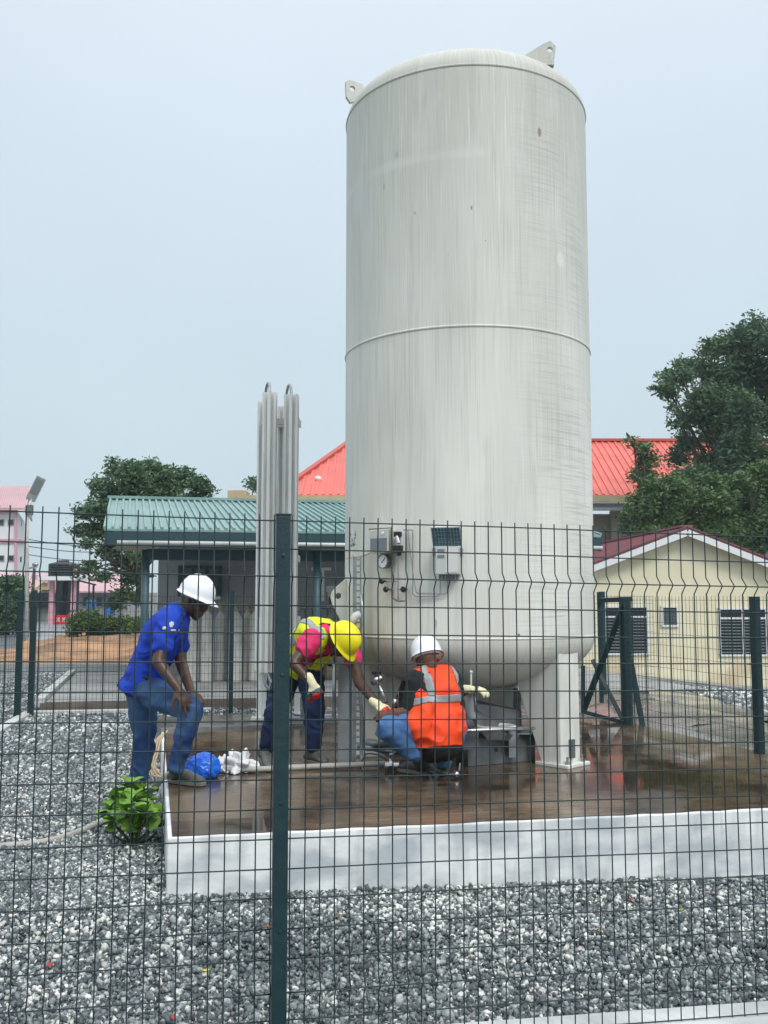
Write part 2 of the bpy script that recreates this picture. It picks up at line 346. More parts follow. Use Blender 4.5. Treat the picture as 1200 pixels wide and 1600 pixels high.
def pad_mat(name='wet_brown_concrete', dark=(.046,.030,.019), light=(.20,.148,.10), ang=.2):
    m = bpy.data.materials.new(name); m.use_nodes = True; t = m.node_tree; b = t.nodes['Principled BSDF']; Lk = t.links.new
    tc = t.nodes.new('ShaderNodeTexCoord'); mp = t.nodes.new('ShaderNodeMapping'); mp.inputs['Rotation'].default_value = (0, 0, -ang); Lk(tc.outputs['Object'], mp.inputs[0])
    n = t.nodes.new('ShaderNodeTexNoise'); n.inputs['Scale'].default_value = 1.5; n.inputs['Detail'].default_value = 9; n.inputs['Roughness'].default_value = .62; Lk(mp.outputs[0], n.inputs['Vector'])
    r = t.nodes.new('ShaderNodeValToRGB'); e = r.color_ramp.elements; e[0].position = .40; e[0].color = (*dark, 1); e[1].position = .61; e[1].color = (*light, 1); Lk(n.outputs[0], r.inputs[0])
    mp2 = t.nodes.new('ShaderNodeMapping'); mp2.inputs['Scale'].default_value = (2.5, 45, 1); Lk(mp.outputs[0], mp2.inputs[0])
    n2 = t.nodes.new('ShaderNodeTexNoise'); n2.inputs['Scale'].default_value = 1; n2.inputs['Detail'].default_value = 4; Lk(mp2.outputs[0], n2.inputs['Vector'])
    mxx = t.nodes.new('ShaderNodeMixRGB'); mxx.blend_type = 'MULTIPLY'; mxx.inputs[0].default_value = .75; Lk(r.outputs[0], mxx.inputs[1])
    r2 = t.nodes.new('ShaderNodeValToRGB'); r2.color_ramp.elements[0].position = .35; r2.color_ramp.elements[0].color = (.45,.42,.4,1); r2.color_ramp.elements[1].position = .6; Lk(n2.outputs[0], r2.inputs[0]); Lk(r2.outputs[0], mxx.inputs[2])
    Lk(mxx.outputs[0], b.inputs['Base Color'])
    n3 = t.nodes.new('ShaderNodeTexNoise'); n3.inputs['Scale'].default_value = 1.3; n3.inputs['Detail'].default_value = 5; Lk(mp.outputs[0], n3.inputs['Vector'])
    rr = t.nodes.new('ShaderNodeMapRange'); rr.inputs[1].default_value = .40; rr.inputs[2].default_value = .6; rr.inputs[3].default_value = .03; rr.inputs[4].default_value = .28; Lk(n3.outputs[0], rr.inputs[0]); Lk(rr.outputs[0], b.inputs['Roughness'])
    bs = t.nodes.new('ShaderNodeMapRange'); bs.inputs[1].default_value = .40; bs.inputs[2].default_value = .6; bs.inputs[3].default_value = .02; bs.inputs[4].default_value = .18; Lk(n3.outputs[0], bs.inputs[0])
    bu = t.nodes.new('ShaderNodeBump'); bu.inputs['Distance'].default_value = .004; Lk(bs.outputs[0], bu.inputs['Strength']); Lk(n2.outputs[0], bu.inputs['Height']); Lk(bu.outputs[0], b.inputs['Normal'])
    b.inputs['IOR'].default_value = 1.33
    return m
M['pad_top'] = pad_mat()
M['apron'] = pad_mat('damp_grey_concrete', (.13,.12,.105), (.27,.26,.24), .2)
def side_mat():
    m = mat('pale_rendered_concrete', (.84,.85,.84), .7, c2=(.48,.52,.55), scale=3.0, detail=10, lo=.40, hi=.63, bump=.35, bscale=14, stretch=(1,1,2))
    t = m.node_tree; b = t.nodes['Principled BSDF']; src = b.inputs['Base Color'].links[0].from_socket; Lk = t.links.new
    tc = t.nodes.new('ShaderNodeTexCoord'); mp = t.nodes.new('ShaderNodeMapping'); mp.inputs['Scale'].default_value = (9, 9, 1.6); Lk(tc.outputs['Object'], mp.inputs[0])
    n = t.nodes.new('ShaderNodeTexNoise'); n.inputs['Scale'].default_value = 1; n.inputs['Detail'].default_value = 8; n.inputs['Distortion'].default_value = .5; Lk(mp.outputs[0], n.inputs['Vector'])
    q = t.nodes.new('ShaderNodeMapRange'); q.inputs[1].default_value = .52; q.inputs[2].default_value = .66; q.inputs[4].default_value = .45; Lk(n.outputs[0], q.inputs[0])
    mi = t.nodes.new('ShaderNodeMixRGB'); Lk(q.outputs[0], mi.inputs[0]); Lk(src, mi.inputs[1]); mi.inputs[2].default_value = (.40,.43,.44,1); Lk(mi.outputs[0], b.inputs['Base Color'])
    return m
M['pad_side'] = side_mat()
def stone_mat():
    m = bpy.data.materials.new('crushed_granite'); m.use_nodes = True; t = m.node_tree; b = t.nodes['Principled BSDF']; Lk = t.links.new
    a = t.nodes.new('ShaderNodeAttribute'); a.attribute_name = 'tone'
    r = t.nodes.new('ShaderNodeValToRGB'); e = r.color_ramp.elements
    e[0].position = 0; e[0].color = (.048,.058,.062,1); e[1].position = 1; e[1].color = (.78,.77,.73,1)
    for p_, c_ in ((.3, (.088,.108,.115)), (.58, (.215,.25,.26)), (.80, (.48,.50,.49)), (.93, (.66,.65,.58))): q = e.new(p_); q.color = (*c_, 1)
    Lk(a.outputs['Fac'], r.inputs[0])
    tc = t.nodes.new('ShaderNodeTexCoord'); n = t.nodes.new('ShaderNodeTexNoise'); n.inputs['Scale'].default_value = 70; n.inputs['Detail'].default_value = 3; Lk(tc.outputs['Object'], n.inputs['Vector'])
    mr_ = t.nodes.new('ShaderNodeMapRange'); mr_.inputs[1].default_value = .3; mr_.inputs[2].default_value = .7; mr_.inputs[3].default_value = .6; mr_.inputs[4].default_value = 1.35; Lk(n.outputs[0], mr_.inputs[0])
    v = t.nodes.new('ShaderNodeVectorMath'); v.operation = 'SCALE'; Lk(r.outputs[0], v.inputs[0]); Lk(mr_.outputs[0], v.inputs['Scale']); Lk(v.outputs[0], b.inputs['Base Color'])
    b.inputs['Roughness'].default_value = .42; return m
M['stone'] = stone_mat()
def ground_mat():
    m = bpy.data.materials.new('gravelly_ground'); m.use_nodes = True; t = m.node_tree; b = t.nodes['Principled BSDF']; Lk = t.links.new
    tc = t.nodes.new('ShaderNodeTexCoord'); v = t.nodes.new('ShaderNodeTexVoronoi'); v.inputs['Scale'].default_value = 26; Lk(tc.outputs['Object'], v.inputs['Vector'])
    s = t.nodes.new('ShaderNodeSeparateColor'); Lk(v.outputs['Color'], s.inputs[0])
    r = t.nodes.new('ShaderNodeValToRGB'); e = r.color_ramp.elements; e[0].color = (.04,.045,.05,1); e[1].color = (.45,.45,.43,1); q = e.new(.6); q.color = (.14,.16,.165,1)
    Lk(s.outputs[0], r.inputs[0]); Lk(r.outputs[0], b.inputs['Base Color']); b.inputs['Roughness'].default_value = .8
    bu = t.nodes.new('ShaderNodeBump'); bu.inputs['Strength'].default_value = .8; bu.inputs['Distance'].default_value = .02; bu.invert = True; Lk(v.outputs['Distance'], bu.inputs['Height']); Lk(bu.outputs[0], b.inputs['Normal']); return m
M['ground'] = ground_mat()
M['pebble_dark'] = M['stone']

# ------------------------------------------------------------------ terrain
def g(x, y):
    front = -.024*x*(1-sm(5, 7, y)) if x > -2 else .048*(1-sm(5, 7, y))
    t = sm(9.5, 25, y)
    right = .24*(1-t) + t*(-.42 - .11*max(-1, min(6, x-5.4)))
    front -= .075*(1-sm(3.7, 4.6, y))
    s = sm(2.3, 3.3, x)*sm(5.8, 8, y)
    return front*(1-s) + right*s
def draped(name, poly, m, dz=.006, step=.5, parent=None):
    """poly (convex, list of (x,y)) triangulated fine and laid on the terrain"""
    bm = bmesh.new(); vs = [bm.verts.new((p[0], p[1], 0)) for p in poly]; bm.faces.new(vs)
    xs = [p[0] for p in poly]; ys = [p[1] for p in poly]
    for ax, lo, hi in ((0, min(xs), max(xs)), (1, min(ys), max(ys))):
        k = lo+step
        while k < hi:
            no = (1,0,0) if ax == 0 else (0,1,0); co = (k,0,0) if ax == 0 else (0,k,0)
            bmesh.ops.bisect_plane(bm, geom=bm.verts[:]+bm.edges[:]+bm.faces[:], plane_co=co, plane_no=no); k += step
    for v in bm.verts: v.co.z = g(v.co.x, v.co.y) + dz
    bmesh.ops.recalc_face_normals(bm, faces=bm.faces[:])
    me = bpy.data.meshes.new(name); bm.to_mesh(me); bm.free(); me.materials.append(m)
    if me.polygons[0].normal.z < 0: me.flip_normals()
    o = bpy.data.objects.new(name, me); COL.objects.link(o); o['kind'] = 'structure'; return o
def grid_axis(a, b, c, d, fine, coarse):
    q = list(np.arange(-300, a, 30)) + list(np.arange(a, b, coarse)) + list(np.arange(b, c, fine)) + list(np.arange(c, d, coarse)) + list(np.arange(d, 301, 30)); return q
xs = grid_axis(-60, -6, 12, 60, .4, 3); ys = grid_axis(-30, 1, 27, 110, .4, 3)
mb = MB(); nx = len(xs)
for y in ys:
    for x in xs: mb.v.append((x, y, g(x, y)))
for j in range(len(ys)-1):
    for i in range(nx-1): mb.f.append((j*nx+i, j*nx+i+1, (j+1)*nx+i+1, (j+1)*nx+i)); mb.m.append(0)
gr = mb.build('ground', M['ground'], fix=False); gr['kind'] = 'structure'

PADZ = .32
FL = PZ(262, 1308, PADZ); FR = PZ(1200, 1263, PADZ); BL = PZ(252, 1143, PADZ)
U = (FR-FL).normalized(); V = (BL-FL).normalized()
VN = Vector((-U.y, U.x, 0))
ANG = math.atan2(U.y, U.x)
# roads and surroundings (setting)
def pz(px, py, z=0): q = PZ(px, py, z); return (q.x, q.y)
draped('road', [pz(-420, 1050), pz(560, 1050), (3.2, 24.5), (-2, 24.5), pz(-250, 1030)], M['asphalt'], .012, 2)
SOIL = draped('soil_ground', [pz(-60, 1040), pz(400, 1040), pz(420, 992), pz(110, 992), pz(40, 1012)], M['soil'], .02, .5)
for v in SOIL.data.vertices: v.co.z += (.12 + .22*noise.noise(v.co*.45) + .12*noise.noise(v.co*1.7))*sm(21.6, 24.5, v.co.y) - .02
draped('pavement', [pz(40, 1014), pz(112, 991), pz(118, 973), pz(52, 973), pz(40, 985)], M['pale_road'], .03, 4)
draped('side_road', [pz(-250, 1036), pz(20, 1030), pz(38, 1008), pz(38, 978), pz(-250, 978)], M['asphalt'], .024, 4)
bl2 = FL + V*((BL-FL).length)
q0 = BL; q1 = BL + U*7.2
rear = [(q0.x, q0.y), (q1.x, q1.y), (q1.x-.7, q1.y+4.4), (q0.x-.9, q0.y+3.4)]
draped('rear_apron', rear, M['apron'], .03, .5)
a1 = PZ(1060, 1085, .08); a2 = PZ(1200, 1140, .22)
draped('side_apron', [(2.2, 8.7), (2.9, 5.6), (a2.x-.05, 5.6), (a2.x, a2.y), (a1.x, a1.y), (4.2, 17.4), (1.7, 17.4), (1.5, 10)], M['apron'], .035, .5)

# plinth
T = thing('concrete_plinth', FL.copy(), 'raised concrete plinth with wet brown top and pale rendered sides under the tall tank', 'plinth')
T.location.z = 0
pl = 2.1 + (FR-FL).length
c0, c1, c2_, c3 = FL, FL+U*pl*.86, FL+U*pl*.80+V*4.35, FL+V*(BL-FL).length
mb = MB(); mb.prism([Vector((c.x, c.y, -.35)) for c in (c0, c1, c2_, c3)], (0, 0, PADZ-.004+.35)); o = mb.build('painted_side', M['pad_side'], T); 
bv = o.modifiers.new('b', 'BEVEL'); bv.width = .008; bv.segments = 2
ins = [c0+U*.022+V*.012, c1-U*.02+V*.012, c2_-U*.02-V*.02, c3+U*.022-V*.02]
mb = MB(); n = 40
# top surface as one gently ragged sheet
edge = []
for k in range(n+1):
    q = ins[0].lerp(ins[1], k/n); edge.append(Vector((q.x, q.y, PADZ)) + V*random.choice((-.004, 0, .004, .010, .016)))
edge += [Vector((ins[2].x, ins[2].y, PADZ)), Vector((ins[3].x, ins[3].y, PADZ))]
mb.add(edge, [tuple(range(len(edge)))]); mb.build('wet_top', M['pad_top'], T, fix=False)
# metal edging along the rear of the plinth
mb = MB(); a = c3.copy(); b = c2_.copy(); a.z = b.z = PADZ+.012; mb.bar(a, b, .05, .03); mb.build('edge_angle', M['galv'], T)

# second slab (shed floor) and its edge
sl = [PZ(62, 1098, .14), PZ(112, 1052, .14)]
s0 = sl[0]; sdir = (sl[1]-sl[0]).normalized()
s1 = s0 + U*9.6; slab = [s0, s1, s1+sdir*6.5, s0+sdir*5.2]
T = thing('shed_slab', (s0.x, s0.y, 0), 'low concrete floor slab with brown stained edge carrying the green roofed shed', 'slab')
MB().prism([Vector((c.x, c.y, -.1)) for c in slab], (0,0,.235)).build('slab_edge', M['slab_side'], T)
inn = [slab[0]+U*.07+V*.05, slab[1], slab[2], slab[3]+U*.07]
mb = MB(); mb.add([Vector((c.x, c.y, .141)) for c in inn], [(0,1,2,3)]); mb.build('slab_top', M['slab'], T, fix=False)
mb = MB(); mb.bar(Vector((s0.x, s0.y, .15)), Vector((slab[3].x, slab[3].y, .15)), .11, .10); mb.build('border_kerb', M['kerb'], T)
# kerbs
def kerb(name, pts, wd, ht, label, m='kerb'):
    T = MB()
    for a, b in zip(pts[:-1], pts[1:]): T.bar(Vector(a)+Vector((0,0,ht/2)), Vector(b)+Vector((0,0,ht/2)), wd, ht)
    o = T.build(name, M[m], bevel=.006, loc=pts[0]); tag(o, label, 'kerb'); return o
kerb('kerb', [PZ(-60, 1180, 0), PZ(45, 1117, 0), PZ(215, 1114, 0), PZ(330, 1112, 0)], .12, .05, 'pale concrete kerb crossing the gravel under the far left mesh fence')
# front fence line
FX, FA, FS, FT = 3.472, .2144, -.0171, CAMZ+.2704
def fp(X, z=0, n=0):   # point on front fence plane at lateral X, z above fence base datum
    return Vector((X + n*.21, FX + FA*X - n*.978, FT + FS*X - 1.8 + z))
kp = [Vector((x_, FX+FA*x_+.005, -.03-.0225*x_-.06)) for x_ in (-3.2, 0, 3.6)]
kerb('kerb', kp, .22, .06, 'broad pale concrete kerb under the front mesh fence at lower right')

# ------------------------------------------------------------------ gravel
def inside_poly(x, y, poly):
    r = np.zeros(len(x), bool); n = len(poly); j = n-1
    for i in range(n):
        xi, yi = poly[i]; xj, yj = poly[j]
        c = ((yi > y) != (yj > y)) & (x < (xj-xi)*(y-yi)/((yj-yi) if abs(yj-yi) > 1e-9 else 1e-9)+xi); r ^= c; j = i
    return r
padpoly = [(c.x, c.y) for c in (c0, c1, c2_, c3)]
g_v = np.vectorize(g)
ico = bmesh.new(); bmesh.ops.create_icosphere(ico, subdivisions=1, radius=1)
IV = np.array([v.co[:] for v in ico.verts]); IF = np.array([[v.index for v in f.verts] for f in ico.faces]); ico.free()
def stones(x, y, r, zoff):
    n = len(x); nv = len(IV)
    sc = np.stack([rng.uniform(.8, 1.5, n), rng.uniform(.65, 1.1, n), rng.uniform(.5, .95, n)], 1)*r[:, None]
    jit = 1 + rng.uniform(-.38, .26, (n, nv, 1))
    v = IV[None]*jit*sc[:, None, :]
    q = rng.normal(size=(n, 4)); q /= np.linalg.norm(q, axis=1)[:, None]; a, b, c, d = q.T
    Rm = np.stack([1-2*(c*c+d*d), 2*(b*c-a*d), 2*(b*d+a*c), 2*(b*c+a*d), 1-2*(b*b+d*d), 2*(c*d-a*b), 2*(b*d-a*c), 2*(c*d+a*b), 1-2*(b*b+c*c)], 1).reshape(n, 3, 3)
    v = np.einsum('nij,nkj->nki', Rm, v)
    v[:, :, 0] += x[:, None]; v[:, :, 1] += y[:, None]; v[:, :, 2] += (g_v(x, y)+zoff)[:, None]
    tone = np.clip(rng.beta(1.15, 1.65, n) + (rng.random(n) < .10)*.42, 0, 1)
    pt = np.array([noise.noise(Vector((a_*1.1, b_*1.1, 0))) + .6*noise.noise(Vector((a_*3.7, b_*3.7, 4))) for a_, b_ in zip(x, y)])
    tone = np.clip(tone*(1+.35*pt) + .05*pt, 0, 1)
    return v.reshape(-1, 3), np.repeat(tone, nv), n
def gravel(name, batches, label):
    VV = []; TT = []; N = 0
    for b in batches: v, t, n = stones(*b); VV.append(v); TT.append(t); N += n
    VV = np.concatenate(VV); TT = np.concatenate(TT)
    F_ = (IF[None] + (np.arange(N)*len(IV))[:, None, None]).reshape(-1, 3)
    me = bpy.data.meshes.new(name); me.vertices.add(len(VV)); me.vertices.foreach_set('co', VV.astype(np.float32).ravel())
    me.loops.add(F_.size); me.loops.foreach_set('vertex_index', F_.astype(np.int32).ravel())
    me.polygons.add(len(F_)); me.polygons.foreach_set('loop_start', np.arange(0, F_.size, 3, dtype=np.int32))
    at = me.attributes.new('tone', 'FLOAT', 'POINT'); at.data.foreach_set('value', TT.astype(np.float32))
    me.materials.append(M['stone']); me.update(calc_edges=True); me.validate()
    o = bpy.data.objects.new(name, me); COL.objects.link(o); tag(o, label, 'gravel', kind='stuff'); return o
def scatter(x0, x1, y0, y1, dens, keep):
    n = int((x1-x0)*(y1-y0)*dens); x = rng.uniform(x0, x1, n); y = rng.uniform(y0, y1, n); k = keep(x, y); return x[k], y[k]
def vis(x, y): return (x/np.maximum(y, .1) > -.50) & (x/np.maximum(y, .1) < .50)
def not_pad(x, y): return ~inside_poly(x, y, padpoly)
def infr(x, y): return y > FX+FA*x+.16
B = []
x, y = scatter(-2.9, 3.4, 2.6, 5.4, 5600, lambda x, y: vis(x, y) & not_pad(x, y) & infr(x, y)); B.append((x, y, np.clip(rng.lognormal(-4.54, .30, len(x)), .0055, .025), rng.uniform(-.002, .014, len(x))))
x, y = scatter(-4.4, -.9, 4.8, 8.5, 2900, lambda x, y: vis(x, y) & not_pad(x, y)); B.append((x, y, rng.uniform(.009, .0185, len(x)), rng.uniform(-.002, .013, len(x))))
slabpoly = [(c.x, c.y) for c in slab]
x, y = scatter(-6.8, -1.0, 8.5, 19.5, 700, lambda x, y: vis(x, y) & not_pad(x, y) & ~inside_poly(x, y, slabpoly) & ~inside_poly(x, y, rear)); B.append((x, y, rng.uniform(.017, .03, len(x)), rng.uniform(-.002, .012, len(x))))
# camera side strip so the ground is real gravel there too
x, y = scatter(-2.0, 2.6, 1.6, 4.0, 900, lambda x, y: (y < FX+FA*x-.08)); B.append((x, y, rng.uniform(.012, .022, len(x)), rng.uniform(-.002, .01, len(x))))
gravel('gravel', B, 'grey and white crushed granite gravel round the concrete plinth')
def right_gr(x, y):
    return (x/np.maximum(y, .1) < .47) & (x > np.interp(y, [9.1, a1.y, 17.4], [a2.x+.1, a1.x+.1, 4.35])) & (y < 24.3)
x, y = scatter(3.2, 11, 8.2, 24.3, 330, right_gr); B = [(x, y, rng.uniform(.024, .045, len(x)), rng.uniform(-.002, .02, len(x)))]
gravel('gravel', B, 'grey gravel bed in front of the cream house')

# ------------------------------------------------------------------ the tank
TC = Vector((.665, 7.60, 0)); TR = .973; ZB, ZM, ZT = 1.224, 3.419, 5.351
TANK = thing('storage_tank', Vector((TC.x, TC.y, PADZ)), 'very tall weathered off-white cylindrical gas tank on three legs', 'tank')
prof = []
for i in range(13):
    t = math.pi/2*i/12; prof.append((TR*math.sin(t), ZB - .42*math.cos(t)))
prof += [(TR, ZB+.001)]
for i in range(1, 40): prof.append((TR, ZB + (ZT-ZB)*i/40))
for i in range(0, 15):
    t = math.pi/2*i/14; prof.append((TR*(math.cos(t)**.9 if i < 14 else 0), ZT + .38*math.sin(t)))
prof[0] = (0, prof[0][1])
mb = MB(); mb.lathe([(r, z) for r, z in prof], (TC.x, TC.y, 0), n=160)
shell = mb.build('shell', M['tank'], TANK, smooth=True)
def ring(z, w=.012, h=.020, name='weld_seam'):
    pr = [(TR-.004, z-h), (TR+w*.55, z-h*.6), (TR+w, z), (TR+w*.55, z+h*.6), (TR-.004, z+h)]
    MB().lathe(pr, (TC.x, TC.y, 0), n=160).build(name, M['tank'], TANK, smooth=True)
ring(ZT, .008, .014); ring(ZM, .009, .013); ring(ZB, .005, .010)
def leg(deg):
    a = R_(deg); r = Vector((math.cos(a), math.sin(a), 0)); t = Vector((-r.y, r.x, 0)); ro = .935
    zb, zt = PADZ+.02, 1.24
    mb = MB(); w = .12
    bo = [(ro, -w), (ro, w), (ro-.17, w), (ro-.17, -w)]; to = [(ro-.005, -w), (ro-.005, w), (ro-.50, w), (ro-.50, -w)]
    vs = [TC + r*q[0] + t*q[1] + Vector((0,0,zb)) for q in bo] + [TC + r*q[0] + t*q[1] + Vector((0,0,zt if i < 2 else zt-.05)) for i, q in enumerate(to)]
    mb.add(vs, [(0,1,2,3),(4,5,6,7),(0,1,5,4),(1,2,6,5),(2,3,7,6),(3,0,4,7)])
    lg = mb.build('leg', M['leg_paint'], TANK, bevel=.008)
    M_ = Matrix((t, r, Vector((0,0,1)))).transposed()
    m2 = MB(); m2.box(TC + r*(ro-.07) + Vector((0,0,PADZ+.012)), (.28, .28, .024), M=M_)
    m2.build('base_plate', M['leg_paint'], lg, bevel=.004)
    for s in (-1, 1):
        m3 = MB(); m3.lathe([(.018,0),(.018,.02),(.009,.021),(.009,.05),(0,.052)], TC + r*(ro+.035) + t*(s*.095) + Vector((0,0,PADZ+.024)), n=8)
        m3.build('anchor_bolt', M['galv'], lg)
    m4 = MB(); m4.box(TC + r*(ro+.006) + t*.0 + Vector((0,0,zb+.10)), (.05, .03, .13), M=M_)
    m4.build('earth_clamp', M['dark_grey'], lg)
    # saddle pad where the leg meets the shell
    m5 = MB(); m5.prism([TC + r*(ro+.003) + t*x_ + Vector((0,0,z_)) for x_, z_ in ((-w-.01, zt-.05), (w+.01, zt-.05), (w+.025, zt+.07), (w*.5, zt+.045), (-w*.5, zt+.045), (-w-.025, zt+.07))], -r*.03)
    m5.build('doubler_plate', M['leg_paint'], lg)
for d in (-45, 190, 68): leg(d)
def lug(deg, z, pts, name='lifting_lug', th=.03, hole=(0, 0, .03), twist=0):
    a = R_(deg); r = Vector((math.cos(a), math.sin(a), 0))
    if twist: r = Matrix.Rotation(R_(twist), 3, 'Z')@r
    n = Vector((-r.y, r.x, 0)); o0 = TC + Vector((math.cos(a), math.sin(a), 0))*TR
    # plate with a real hole
    bm = bmesh.new(); outer = [bm.verts.new((p[0], p[1], 0)) for p in pts]; k = 20
    inner = [bm.verts.new((hole[0]+hole[2]*math.cos(2*math.pi*i/k), hole[1]+hole[2]*math.sin(2*math.pi*i/k), 0)) for i in range(k)]
    ed = [bm.edges.new((outer[i], outer[(i+1) % len(outer)])) for i in range(len(outer))] + [bm.edges.new((inner[i], inner[(i+1) % k])) for i in range(k)]
    bmesh.ops.triangle_fill(bm, use_beauty=True, edges=ed)
    ret = bmesh.ops.extrude_face_region(bm, geom=bm.faces[:]); vv = [q for q in ret['geom'] if isinstance(q, bmesh.types.BMVert)]
    bmesh.ops.translate(bm, vec=(0, 0, th), verts=vv); bmesh.ops.recalc_face_normals(bm, faces=bm.faces[:])
    base = wloc(TANK)
    for v in bm.verts: v.co = o0 + r*v.co.x + Vector((0,0,z+v.co.y)) + n*(v.co.z-th/2) - base
    me = bpy.data.meshes.new(name); bm.to_mesh(me); bm.free(); me.materials.append(M['white_metal'] if z < 3 else M['tank'])
    o = bpy.data.objects.new(name, me); COL.objects.link(o); o.parent = TANK
    if name == 'lifting_lug':
        m = MB(); m.box(o0 + r*-.17 + Vector((0,0,z-.03)), (.16, .05, .04), M=Matrix((r, n, Vector((0,0,1)))).transposed()); m.build('lug_foot', M['tank'], o)
lug(-43, 5.565, [(-.36, .0), (-.15, -.075), (-.085, .02), (-.075, .10), (-.115, .145), (-.165, .125)], hole=(-.12, .075, .022), twist=42)
lug(190, 5.575, [(-.16, -.02), (-.02, -.085), (.015, -.04), (.02, .085), (-.005, .105), (-.12, .09)], hole=(-.035, .035, .024), twist=8)
lug(192, 1.50, [(-.03, -.24), (-.03, .17), (.0, .16), (.085, .085), (.115, .05), (.125, .01), (.112, -.04), (.01, -.24)], name='towing_lug', hole=(.066, .02, .024), th=.025)

def on_tank(px, py, off=0):
    d = ray(px, py); o = Vector((0, 0, CAMZ)) - TC; rr = TR+off
    A = d.x**2+d.y**2; Bq = 2*(o.x*d.x+o.y*d.y); Cq = o.x**2+o.y**2-rr*rr
    t = (-Bq-math.sqrt(max(0, Bq*Bq-4*A*Cq)))/(2*A); return Vector((0, 0, CAMZ)) + d*t
def tframe(p):
    n = Vector((p.x-TC.x, p.y-TC.y, 0)).normalized(); t = Vector((-n.y, n.x, 0)); return Matrix((t, n, Vector((0,0,1)))).transposed(), n, t
def tpipe(pts, r, name, m, off=.03, parent=TANK):
    q = []
    for a, b in zip(pts[:-1], pts[1:]):
        for k in range(6): q.append(on_tank(a[0]+(b[0]-a[0])*k/6, a[1]+(b[1]-a[1])*k/6, off))
    q.append(on_tank(*pts[-1], off)); return MB().tube(q, r, 6).build(name, M[m], parent, smooth=True)
# level indicator box
p = on_tank(599, 846, .05); Mx, n_, t_ = tframe(p)
gb = MB(); gb.box(p, (.17, .10, .165), M=Mx); gb = gb.build('level_gauge_box', M['box_grey'], TANK, bevel=.006)
MB().box(p+n_*.052-Vector((0,0,.022)), (.150, .006, .085), M=Mx).build('display_panel', M['panel_grey'], gb)
MB().lathe([(.012,0),(.012,.006),(0,.007)], p+n_*.05+t_*.035+Vector((0,0,.055)), 14, n_).build('round_dial', M['dial'], gb)
MB().tube([p+n_*.04+Vector((0,0,.09))-t_*.10, p+n_*.04+Vector((0,0,.09))+t_*.105, p+n_*.04+t_*.105-Vector((0,0,.09))], .006, 6).build('guard_tube', M['copper'], gb)
# regulators
p = on_tank(626, 843, .05); Mx, n_, t_ = tframe(p)
rg = MB().box(p-Vector((0,0,.02)), (.05, .06, .14), M=Mx).build('regulator', M['box_grey'], TANK, bevel=.004)
MB().box(p+n_*.04+Vector((0,0,.035)), (.055, .03, .035), M=Mx).build('solenoid_head', M['black'], rg, bevel=.004)
MB().box(p+n_*.045-Vector((0,0,.065)), (.075, .04, .042), M=Mx).lathe([(.016,0),(.016,.05),(0,.052)], p+n_*.02-Vector((0,0,.115)), 10).build('valve_head', M['black'], rg, bevel=.004)
MB().tube([p+n_*.05+Vector((0,0,.02)), p+n_*.06-Vector((0,0,.03))+t_*.02], .012, 8).build('brass_fitting', M['steel'], rg)
# pressure gauge
p = on_tank(599.5, 877, .05); Mx, n_, t_ = tframe(p)
pg = MB().lathe([(.048,-.03),(.052,-.02),(.052,.014),(.046,.016),(.046,.008)], p, 32, n_).build('pressure_gauge', M['dark_grey'], TANK, smooth=False)
MB().lathe([(.046,.0),(.046,.009),(0,.0095)], p, 32, n_).build('gauge_face', M['dial'], pg)
mk = MB()
for k in range(11):
    a = R_(225-27*k); d = t_*-math.cos(a)*-1*1.0 + Vector((0,0,1))*math.sin(a); d = (t_*math.cos(a)*-1 if False else t_*math.cos(a)) + Vector((0,0,1))*math.sin(a)
    mk.bar(p+n_*.0105+d*.034, p+n_*.0105+d*.041, .003, .001, up=n_)
mk.bar(p+n_*.012-(t_+Vector((0,0,1)))*.012, p+n_*.012+(t_+Vector((0,0,1)))*.024, .005, .002, up=n_); mk.build('gauge_needle', M['black'], pg)
# instrument tubing
tpipe([(582, 863), (617, 863), (638, 862)], .006, 'instrument_tube', 'copper')
tpipe([(613, 863), (612, 900), (614, 935), (622, 939), (632, 939)], .006, 'instrument_tube', 'copper')
tpipe([(622, 864), (622, 908), (622, 937)], .005, 'instrument_tube', 'galv')
tpipe([(598, 908), (622, 908)], .005, 'instrument_tube', 'galv')
tpipe([(602, 921), (615, 921)], .006, 'instrument_tube', 'galv'); tpipe([(621, 921), (631, 921)], .006, 'instrument_tube', 'galv')
for x_, y_ in ((598, 908), (604, 921), (631, 921)):
    p = on_tank(x_, y_, .05); Mx, n_, t_ = tframe(p); MB().lathe([(.008,-.04),(.008,0),(.020,.002),(.022,.012),(.016,.022),(0,.024)], p, 12, n_).build('valve_knob', M['black'], TANK)
tpipe([(630, 828), (645, 828), (645, 880), (645, 928), (650, 932), (680, 932), (688, 929), (688, 905)], .0045, 'conduit', 'mid_grey')
tpipe([(637, 828), (641, 862), (646, 900), (650, 924), (652, 927), (695, 928), (699, 925), (700, 905)], .0045, 'conduit', 'mid_grey')
tpipe([(541, 872), (553, 871), (566, 869), (575, 866), (583, 860)], .005, 'sensor_cable', 'beige_cable')
